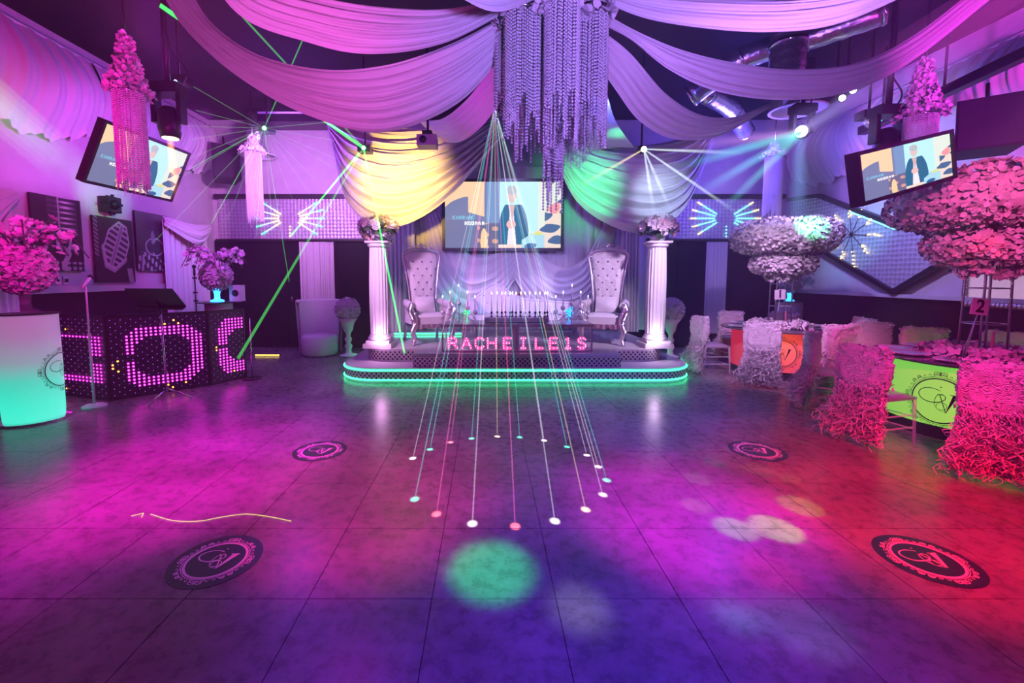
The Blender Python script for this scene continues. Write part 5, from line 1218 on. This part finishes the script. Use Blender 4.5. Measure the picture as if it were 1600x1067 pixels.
ceiling_swag('topmost violet ceiling swag on the tables side with a round vent behind it', [(920, -40, 3.2), (1020, -25, 3.2), (1130, -22, 3.2), (1260, -26, 3.2), (1370, -48, 3.2), (1450, -80, 3.2)], [(920, -8, 3.2), (1000, 27, 3.2), (1090, 44, 3.2), (1200, 51, 3.2), (1310, 37, 3.2), (1450, -22, 3.2)], 4, .018, 207)
ceiling_swag('narrow violet swag dropping from the chandelier to the teal-lit swag', [(915, 70, 3.4), (912, 130, 4.4), (918, 190, 6.0), (922, 238, 7.6)], [(935, 78, 3.4), (945, 135, 4.4), (962, 192, 6.0), (992, 232, 7.6)], 3, .02, 208, nv=30, nrm=(0, -1, 0))
# ---- great swags either side of the stage
def great_swag(label, upper, lower, seed, folds=8):
    t = thing('stage_swag', label, 'drape', at(*lower[2]), 0, 'great swags hung above the stage'); swag('cloth', upper, lower, folds, .075, seed, t, 'cloth', 56, 90, (.5, .5), (0, -1, .1)); return t
great_swag('great gathered swag lit yellow above the stage', [(512, 186, 8.2), (570, 196, 8.1), (640, 200, 8.0), (715, 196, 8.0), (790, 176, 8.0)], [(520, 225, 8.2), (545, 318, 8.0), (605, 357, 7.9), (690, 318, 7.9), (792, 205, 8.0)], 211)
great_swag('great gathered swag lit teal above the stage', [(862, 205, 8.0), (930, 222, 8.0), (1000, 224, 8.0), (1060, 215, 8.1), (1112, 195, 8.2)], [(860, 232, 8.0), (905, 318, 7.9), (990, 362, 7.9), (1060, 340, 8.0), (1112, 228, 8.2)], 212)
# ---- ducts, vents, speakers, lamps
def duct(label, pts, r, seed):
    pts = sm([at(*p) for p in pts], 8); t = thing('foil_duct', label, 'duct', pts[0]); MB().tube(pts, [r * (1 + .04 * math.sin(i * 2.6)) for i in range(len(pts))], 18).build('pipe', M['foil'], t, True, True)
    for i in range(0, len(pts), 8):
        d = (pts[min(i + 1, len(pts) - 1)] - pts[max(i - 1, 0)]).normalized(); MB().tube([pts[i] - d * .02, pts[i] + d * .02], r * 1.06, 18).build('band', M['chrome'], t, True, True)
duct('upright quilted foil duct between two violet swags', [(1232, 20, 5.4), (1232, 70, 5.4), (1228, 125, 5.4)], .19, 1)
duct('slanting foil duct running up behind the violet swags toward the tables side', [(1080, 150, 6.6), (1160, 92, 6.2), (1260, 60, 5.8), (1380, 18, 5.4)], .15, 2)
duct('foil duct ending above the starburst lamp', [(1104, 146, 7.1), (1145, 172, 7.6), (1164, 206, 8.2)], .15, 3)
def vent(label, px, py, Y, r):
    p = at(px, py, Y); t = thing('round_vent', label, 'vent', p, 0, 'round ceiling vents')
    for k in range(4): f = 1 - .24 * k; MB().lathe([(r * f, .03 * k), (r * f * .93, -.02 + .03 * k), (r * f * .85, .01 + .03 * k)], n=30).build('cone_ring', M['white'], t)
    MB().lathe([(r * .5, .06), (r * .5, ZC - p.z)], n=20).build('neck', M['foil'], t)
vent('round ceiling vent behind the topmost violet swag', 1132, 16, 4.3, .26); vent('round ceiling vent above the white spotlight', 1246, 172, 7.3, .41); vent('round vent in front of the wall near the corner by the green laser', 403, 243, 9.35, .38)
def speaker(label, px, py, Y, w, h, rz, tilt):
    p = at(px, py, Y); t = thing('loudspeaker', label, 'speaker', p, 0, 'hung loudspeakers'); t.rotation_euler = (tilt, 0, rz)
    MB().prism([(-w / 2, -h / 2), (w / 2, -h / 2), (w / 2, h / 2), (-w / 2, h / 2)], 0, .34, lambda x, z, d: Vector((x * (1 - .8 * d), d, z))).build('cabinet', M['black'], t, False); MB().box((0, -.008, 0), (w * .92, .014, h * .94)).build('grille', M['panel'], t, False)
    MB().tube([(0, .2, h / 2), (0, .22, h / 2 + .25)], .02, 6).build('bracket', M['blackmetal'], t)
speaker('big black loudspeaker hung high above the pink centrepiece', 1548, 190, 5.2, .56, .60, R(-38), R(-8)); speaker('dark loudspeaker on the wall near the corner by the green laser', 354, 252, 9.1, .50, .70, R(38), R(-10))
def moving_head(label, px, py, Y, aim=(0, 0, -1), lens=None, s=1.0):
    p = at(px, py, Y); t = thing('moving_head_light', label, 'stage light', p, 0, 'moving head lights hung from the ceiling')
    MB().tube([(0, 0, .42 * s), (0, 0, ZC - p.z)], .035 * s, 8).build('drop_pole', M['blackmetal'], t); MB().box((0, 0, .36 * s), (.34 * s, .22 * s, .12 * s)).build('base_box', M['black'], t, False)
    y_ = MB();
    for x in (-.15, .15): y_.box((x * s, 0, .16 * s), (.05 * s, .12 * s, .36 * s))
    y_.box((0, 0, .325 * s), (.34 * s, .12 * s, .04 * s)); y_.build('yoke', M['black'], t, False); d = Vector(aim).normalized()
    h = MB().tube([-d * .16 * s, -d * .10 * s, d * .08 * s, d * .19 * s], [.07 * s, .12 * s, .125 * s, .10 * s], 16).build('head', M['black'], t); MB().tube([d * .185 * s, d * .197 * s], .085 * s, 16).build('lens', lens or M['chrome'], h)
    b = MB(); b.tube(sm([(.12 * s, .05, .4 * s), (.2 * s, .05, .6 * s), (.05, .03, .8 * s), (.03, .02, 1.0 * s)], 5), .010, 5); b.build('cable', M['black'], t); return t
M['lens_y'] = emat('warm_lens', (1.0, .75, .3), 6); M['lens_w'] = emat('white_lens', (.85, .95, 1.0), 12); M['lens_s'] = emat('star_lens', (1.0, .95, .7), 14); M['lens_g'] = emat('green_laser_lens', (.1, 1.0, .3), 20)
moving_head('moving head light with a yellow lens pointing down beside the tilted screen', 265, 190, 5.4, (0, 0, -1), M['lens_y'])
moving_head('dark moving head light above the tilted screen on the tables side', 1384, 222, 5.6, (.1, 0, -1), M['lens_y'])
moving_head('moving head with a blazing white lens high on the tables side', 1252, 206, 6.3, (-.55, -.80, -.22), M['lens_w'], .85)
def par(label, px, py, Y, mt_, aim, r=.09):
    p = at(px, py, Y); t = thing('effect_light', label, 'stage light', p, 0, 'small effect lights'); d = Vector(aim).normalized()
    MB().tube([-d * .2, -d * .16, d * .0], [r * .7, r, r * 1.05], 14).build('can', M['black'], t); MB().tube([d * .0, d * .012], r * .8, 14).build('lens', M[mt_], t); MB().tube([(0, .1, 0), (0, .1, ZC - p.z)], .015, 6).build('drop_pole', M['blackmetal'], t)
par('bright starburst lamp hanging before the teal-lit swag', 1006, 233, 6.6, 'lens_s', (0, -1, -.25), .05)
par('small blue-white lamp high by the tables side valance, upper of two', 1333, 141, 5.8, 'lens_w', (-.5, -.7, -.4), .045); par('small blue-white lamp high by the tables side valance, lower of two', 1316, 153, 5.8, 'lens_w', (-.5, -.7, -.4), .045)
def colour_ball(label, px, py, Y):
    p = at(px, py, Y); t = thing('effect_light', label, 'stage light', p, 0, 'small effect lights'); MB().box((0, .05, .06), (.24, .16, .10)).build('housing', M['black'], t, False); MB().tube([(0, .05, .1), (0, .05, ZC - p.z)], .015, 6).build('drop_pole', M['blackmetal'], t)
    MB().ball((0, 0, -.03), .08, 12, 8).build('globe', M['glass'], t)
    for k, m_ in enumerate(('led_g', 'led_b', 'led_c', 'ledorange', 'led_b')): MB().ball((.07 * math.cos(k * 1.26), -.05, -.03 + .05 * math.sin(k * 1.26)), .018, 7, 5).build('colour_led', M[m_], t)
colour_ball('multi-coloured effect light near the moving head beside the tilted screen', 276, 132, 5.6); colour_ball('multi-coloured effect light above the tilted screen on the tables side', 1362, 186, 5.8)
pr = at(668, 222, 6.6); t = thing('projector', 'grey projector hanging before the yellow-lit swag', 'projector', pr); M['projgrey'] = mat('grey_plastic', (.25, .23, .25), .4); MB().box((0, 0, 0), (.28, .26, .15)).build('body', M['projgrey'], t, False); MB().tube([(-.05, -.13, 0), (-.05, -.15, 0)], .05, 14).build('lens', M['black'], t); MB().tube([(0, .05, .07), (0, .05, ZC - pr.z)], .018, 6).box((0, 0, .12), (.14, .14, .05)).build('ceiling_mount', M['blackmetal'], t)
pa = at(468, 190, 8.6); t = thing('air_unit', 'flat dark air unit under the ceiling near the green lasers', 'air unit', pa); MB().box((0, 0, 0), (1.35, .5, .16)).build('casing', M['black'], t, False); MB().box((0, -.26, .07), (1.3, .02, .03)).build('pale_edge', M['white'], t, False); MB().tube([(-.5, 0, .08), (-.5, 0, ZC - pa.z)], .01, 5).tube([(.5, 0, .08), (.5, 0, ZC - pa.z)], .01, 5).build('hangers', M['blackmetal'], t)
# truss beam above the tables
b0, b1 = onx(1640, 66, 5.9), onx(1395, 182, 5.9); t = thing('lighting_rail', 'dark beam running under the ceiling along the tables side', 'beam', b1); MB().bar(b0, b1 + (b1 - b0) * .3, .12, .12).build('beam', M['blackmetal'], t, False, True)
for f in (.1, .6, 1.1): p = b0.lerp(b1, f); MB().tube([p, (p.x, p.y, ZC)], .015, 6).build('hanger', M['blackmetal'], t, True, True)

# ================================================================== lasers: glowing tubes painted as rays lit up in the haze
def laser_box(label, p, w=.2):
    t = thing('laser_projector', label, 'laser', p, 0, 'laser projectors'); MB().box((0, .1, 0), (w, .18, .10)).build('housing', M['black'], t, False); MB().tube([(0, .1, .05), (0, .1, ZC - p[2])], .012, 6).build('drop_pole', M['blackmetal'], t); return t
def laser_glow(parent, a, b, r, m):
    MB().tube([a, b], r, 6, False).build('laser_glow', m, parent, True, True, fix=False)
BM = {'g': beam_mat('green_laser', (.04, 1.0, .12), .75), 'gs': beam_mat('soft_green_laser', (.10, .9, .15), .20), 'w': beam_mat('white_laser', (.9, .9, 1.0), .14), 'c': beam_mat('cyan_laser', (.1, .9, .85), .14), 'p': beam_mat('pink_laser', (1.0, .15, .5), .16), 'y': beam_mat('yellow_laser', (1.0, .85, .4), .14), 'f': beam_mat('faint_green_laser', (.35, .9, .35), .13)}
L1 = at(568, 231, 7.0); lz = laser_box('laser projector throwing thick green rays over the stage steps', L1)
MB().ball((0, -.0, 0), .03, 10, 7).build('laser_lens', M['lens_g'], lz)
laser_glow(lz, L1, at(250, 8, 5.0), .022, BM['g']); laser_glow(lz, L1, at(378, 25, 4.6), .010, BM['gs']); laser_glow(lz, L1, onz(372, 560, .9) * 1.0, .013, BM['gs']); laser_glow(lz, L1, at(455, 368, 9.7), .014, BM['g']); laser_glow(lz, L1, onz(632, 552, .43), .013, BM['g'])
L2 = at(413, 200, 7.6); lz = laser_box('laser projector with a fan of fine green rays near the corner', L2); MB().ball((0, -.0, 0), .03, 10, 7).build('laser_lens', M['lens_g'], lz)
laser_glow(lz, L2, at(500, 0, 5.0), .008, BM['gs']); q = random.Random(9)
for k in range(18):
    a = R(150 + 215 * k / 17 + q.uniform(-4, 4)); ln = q.uniform(110, 260); e = at(413 + ln * math.cos(a), 200 - ln * math.sin(a) * 1.0, q.uniform(5.8, 9.5))
    if e.x < XL: e = L2.lerp(e, (XL - L2.x) / (e.x - L2.x))
    laser_glow(lz, L2, e, .004, BM['f'])
for px, py, kd in ((452, 440, 'g'), (300, 262, 'f'), (330, 350, 'f')): laser_glow(lz, L2, at(px, py, 9.0 if px > 340 else 8.0), .006, BM['gs'])
L3 = at(773, 168, 5.6); lz = laser_box('multi-coloured laser projector hanging in front of the big screen', L3, .12)
dots = [(645, 716, 'w'), (672, 702, 'c'), (704, 691, 'p'), (737, 685, 'c'), (777, 682, 'y'), (812, 683, 'c'), (850, 688, 'w'), (886, 698, 'c'), (917, 711, 'w'), (935, 729, 'w'), (948, 750, 'c'), (942, 773, 'w'), (915, 796, 'y'), (867, 814, 'w'), (805, 822, 'p'), (738, 818, 'w'), (682, 803, 'p'), (648, 780, 'c')]
LC = {'w': (1, .9, .95), 'c': (.1, 1, .6), 'p': (1, .15, .2), 'y': (1, .75, .4)}
for k, (px, py, kd) in enumerate(dots):
    e = onz(px, py); laser_glow(lz, L3, L3.lerp(e, .995), .0045, BM[kd])
    spot('laser_spot', L3 + Vector((0, -.12, -.06)), e, LC[kd], 9000 if kd != 'p' else 12000, 1.0, 1.0, .004)
# ---- soft beams: nested glowing cones painted as light in haze, fading along their length
def fade_mat(name, rgb, s, L_):
    m = beam_mat(name, rgb, s); nt = m.node_tree; e = [n for n in nt.nodes if n.type == 'EMISSION'][0]
    tc = nt.nodes.new('ShaderNodeTexCoord'); sp = nt.nodes.new('ShaderNodeSeparateXYZ'); nt.links.new(tc.outputs['Object'], sp.inputs[0])
    mr = nt.nodes.new('ShaderNodeMapRange'); mr.interpolation_type = 'SMOOTHERSTEP'; mr.inputs['From Min'].default_value = 0; mr.inputs['From Max'].default_value = L_; mr.inputs['To Min'].default_value = s; mr.inputs['To Max'].default_value = 0
    nt.links.new(sp.outputs[2], mr.inputs['Value']); nt.links.new(mr.outputs[0], e.inputs[1]); return m
def soft_beam(label, a, b, r0, r1, rgb, s):
    a, b = Vector(a), Vector(b); d = b - a; L_ = d.length; t = thing('glow_shaft', label, 'light beam', a, 0, 'glowing cones painted as beams in the haze'); t.rotation_euler = d.to_track_quat('Z', 'Y').to_euler(); m = fade_mat('hazy_beam', rgb, s, L_)
    for k in range(4):
        f = (k + 1) / 4; MB().tube([(0, 0, L_ * j / 6) for j in range(7)], [(r0 + (r1 - r0) * j / 6) * f for j in range(7)], 20, False).build('glow_layer', m, t, True, fix=False)
W = at(1252, 207, 6.1)
for tgt, c, r1, s, lb in ((at(1020, 272, 7.4), (.1, 1.0, .72), .10, .060, 'teal light beam from the white spotlight toward the teal-lit swag'), (at(1060, 320, 8.4), (.15, .9, .85), .10, .055, 'cyan light beam slanting down from the white spotlight'), (at(990, 238, 7.0), (1.0, .45, .9), .12, .035, 'pink light beam running level from the white spotlight'),
                          (at(1105, 352, 9.2), (.2, .95, .8), .09, .05, 'lowest teal light beam from the white spotlight'), (at(1238, 440, 8.0), (.25, .5, 1.0), .22, .035, 'blue light beam falling straight down from the white spotlight'), (at(1460, 60, 5.2), (.6, .5, 1.0), .25, .03, 'violet light beam rising from the white spotlight')):
    soft_beam(lb, W, tgt, .06, r1, c, s)
S_ = at(1006, 233, 6.55)
for tgt, lb in ((at(1190, 240, 7.6), 'white light beam running level from the starburst lamp'), (at(1180, 352, 9.0), 'white light beam slanting to the winged burst from the starburst lamp'), (at(1055, 345, 7.8), 'white light beam dropping toward the bouquet from the starburst lamp'), (at(1025, 350, 7.8), 'steep pale light beam under the starburst lamp'), (at(890, 300, 7.6), 'warm light beam slanting from the starburst lamp toward the big screen')):
    soft_beam(lb, S_, tgt, .012, .05, (.8, .95, 1.0) if 'warm' not in lb else (1.0, .85, .4), .10)
soft_beam('wide magenta glow cone painted for the lit haze above the loudspeaker', at(1680, -70, 4.6), at(1300, 190, 6.4), .30, .55, (1.0, .08, .85), .035)  # magenta haze put into a glowing cone
soft_beam('wide green light beam crossing the wall above the microphone pictures', at(-90, 90, 4.6), onx(178, 322, XL + .1), .22, .30, (.02, .9, .25), .055)
soft_beam('narrow orange light beam under the moving head beside the tilted screen', at(266, 216, 5.4), at(276, 330, 5.4), .035, .05, (1.0, .35, .05), .16)
# ---- glowing tubes standing in for a scanning laser's line on the floor
BM['t'] = beam_mat('scan_line_glow', (.75, .75, .12), .5); lt = [h for h in col.objects if h.name == 'laser_projector.001'][0]
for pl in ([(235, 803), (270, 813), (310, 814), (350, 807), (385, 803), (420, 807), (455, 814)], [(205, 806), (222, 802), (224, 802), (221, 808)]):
    MB().tube(sm([onz(*p, .004) for p in pl], 6), .0022, 5).build('laser_trace_glow', BM['t'], lt, True, True)
# ================================================================== haze
hm = bpy.data.materials.new('stage_haze'); hm.use_nodes = True; nt = hm.node_tree; nt.nodes.clear()
o = nt.nodes.new('ShaderNodeOutputMaterial'); v = nt.nodes.new('ShaderNodeVolumeScatter'); v.inputs['Density'].default_value = .012; v.inputs['Anisotropy'].default_value = .25; v.inputs['Color'].default_value = (.95, .93, 1, 1); nt.links.new(v.outputs[0], o.inputs['Volume'])
hz = tag(MB().box((.375, 4.15, 2.46), (12.7, 11.35, 4.93)).build('haze', hm, smooth=False), 'thin stage haze filling the hall', 'haze', kind='stuff')
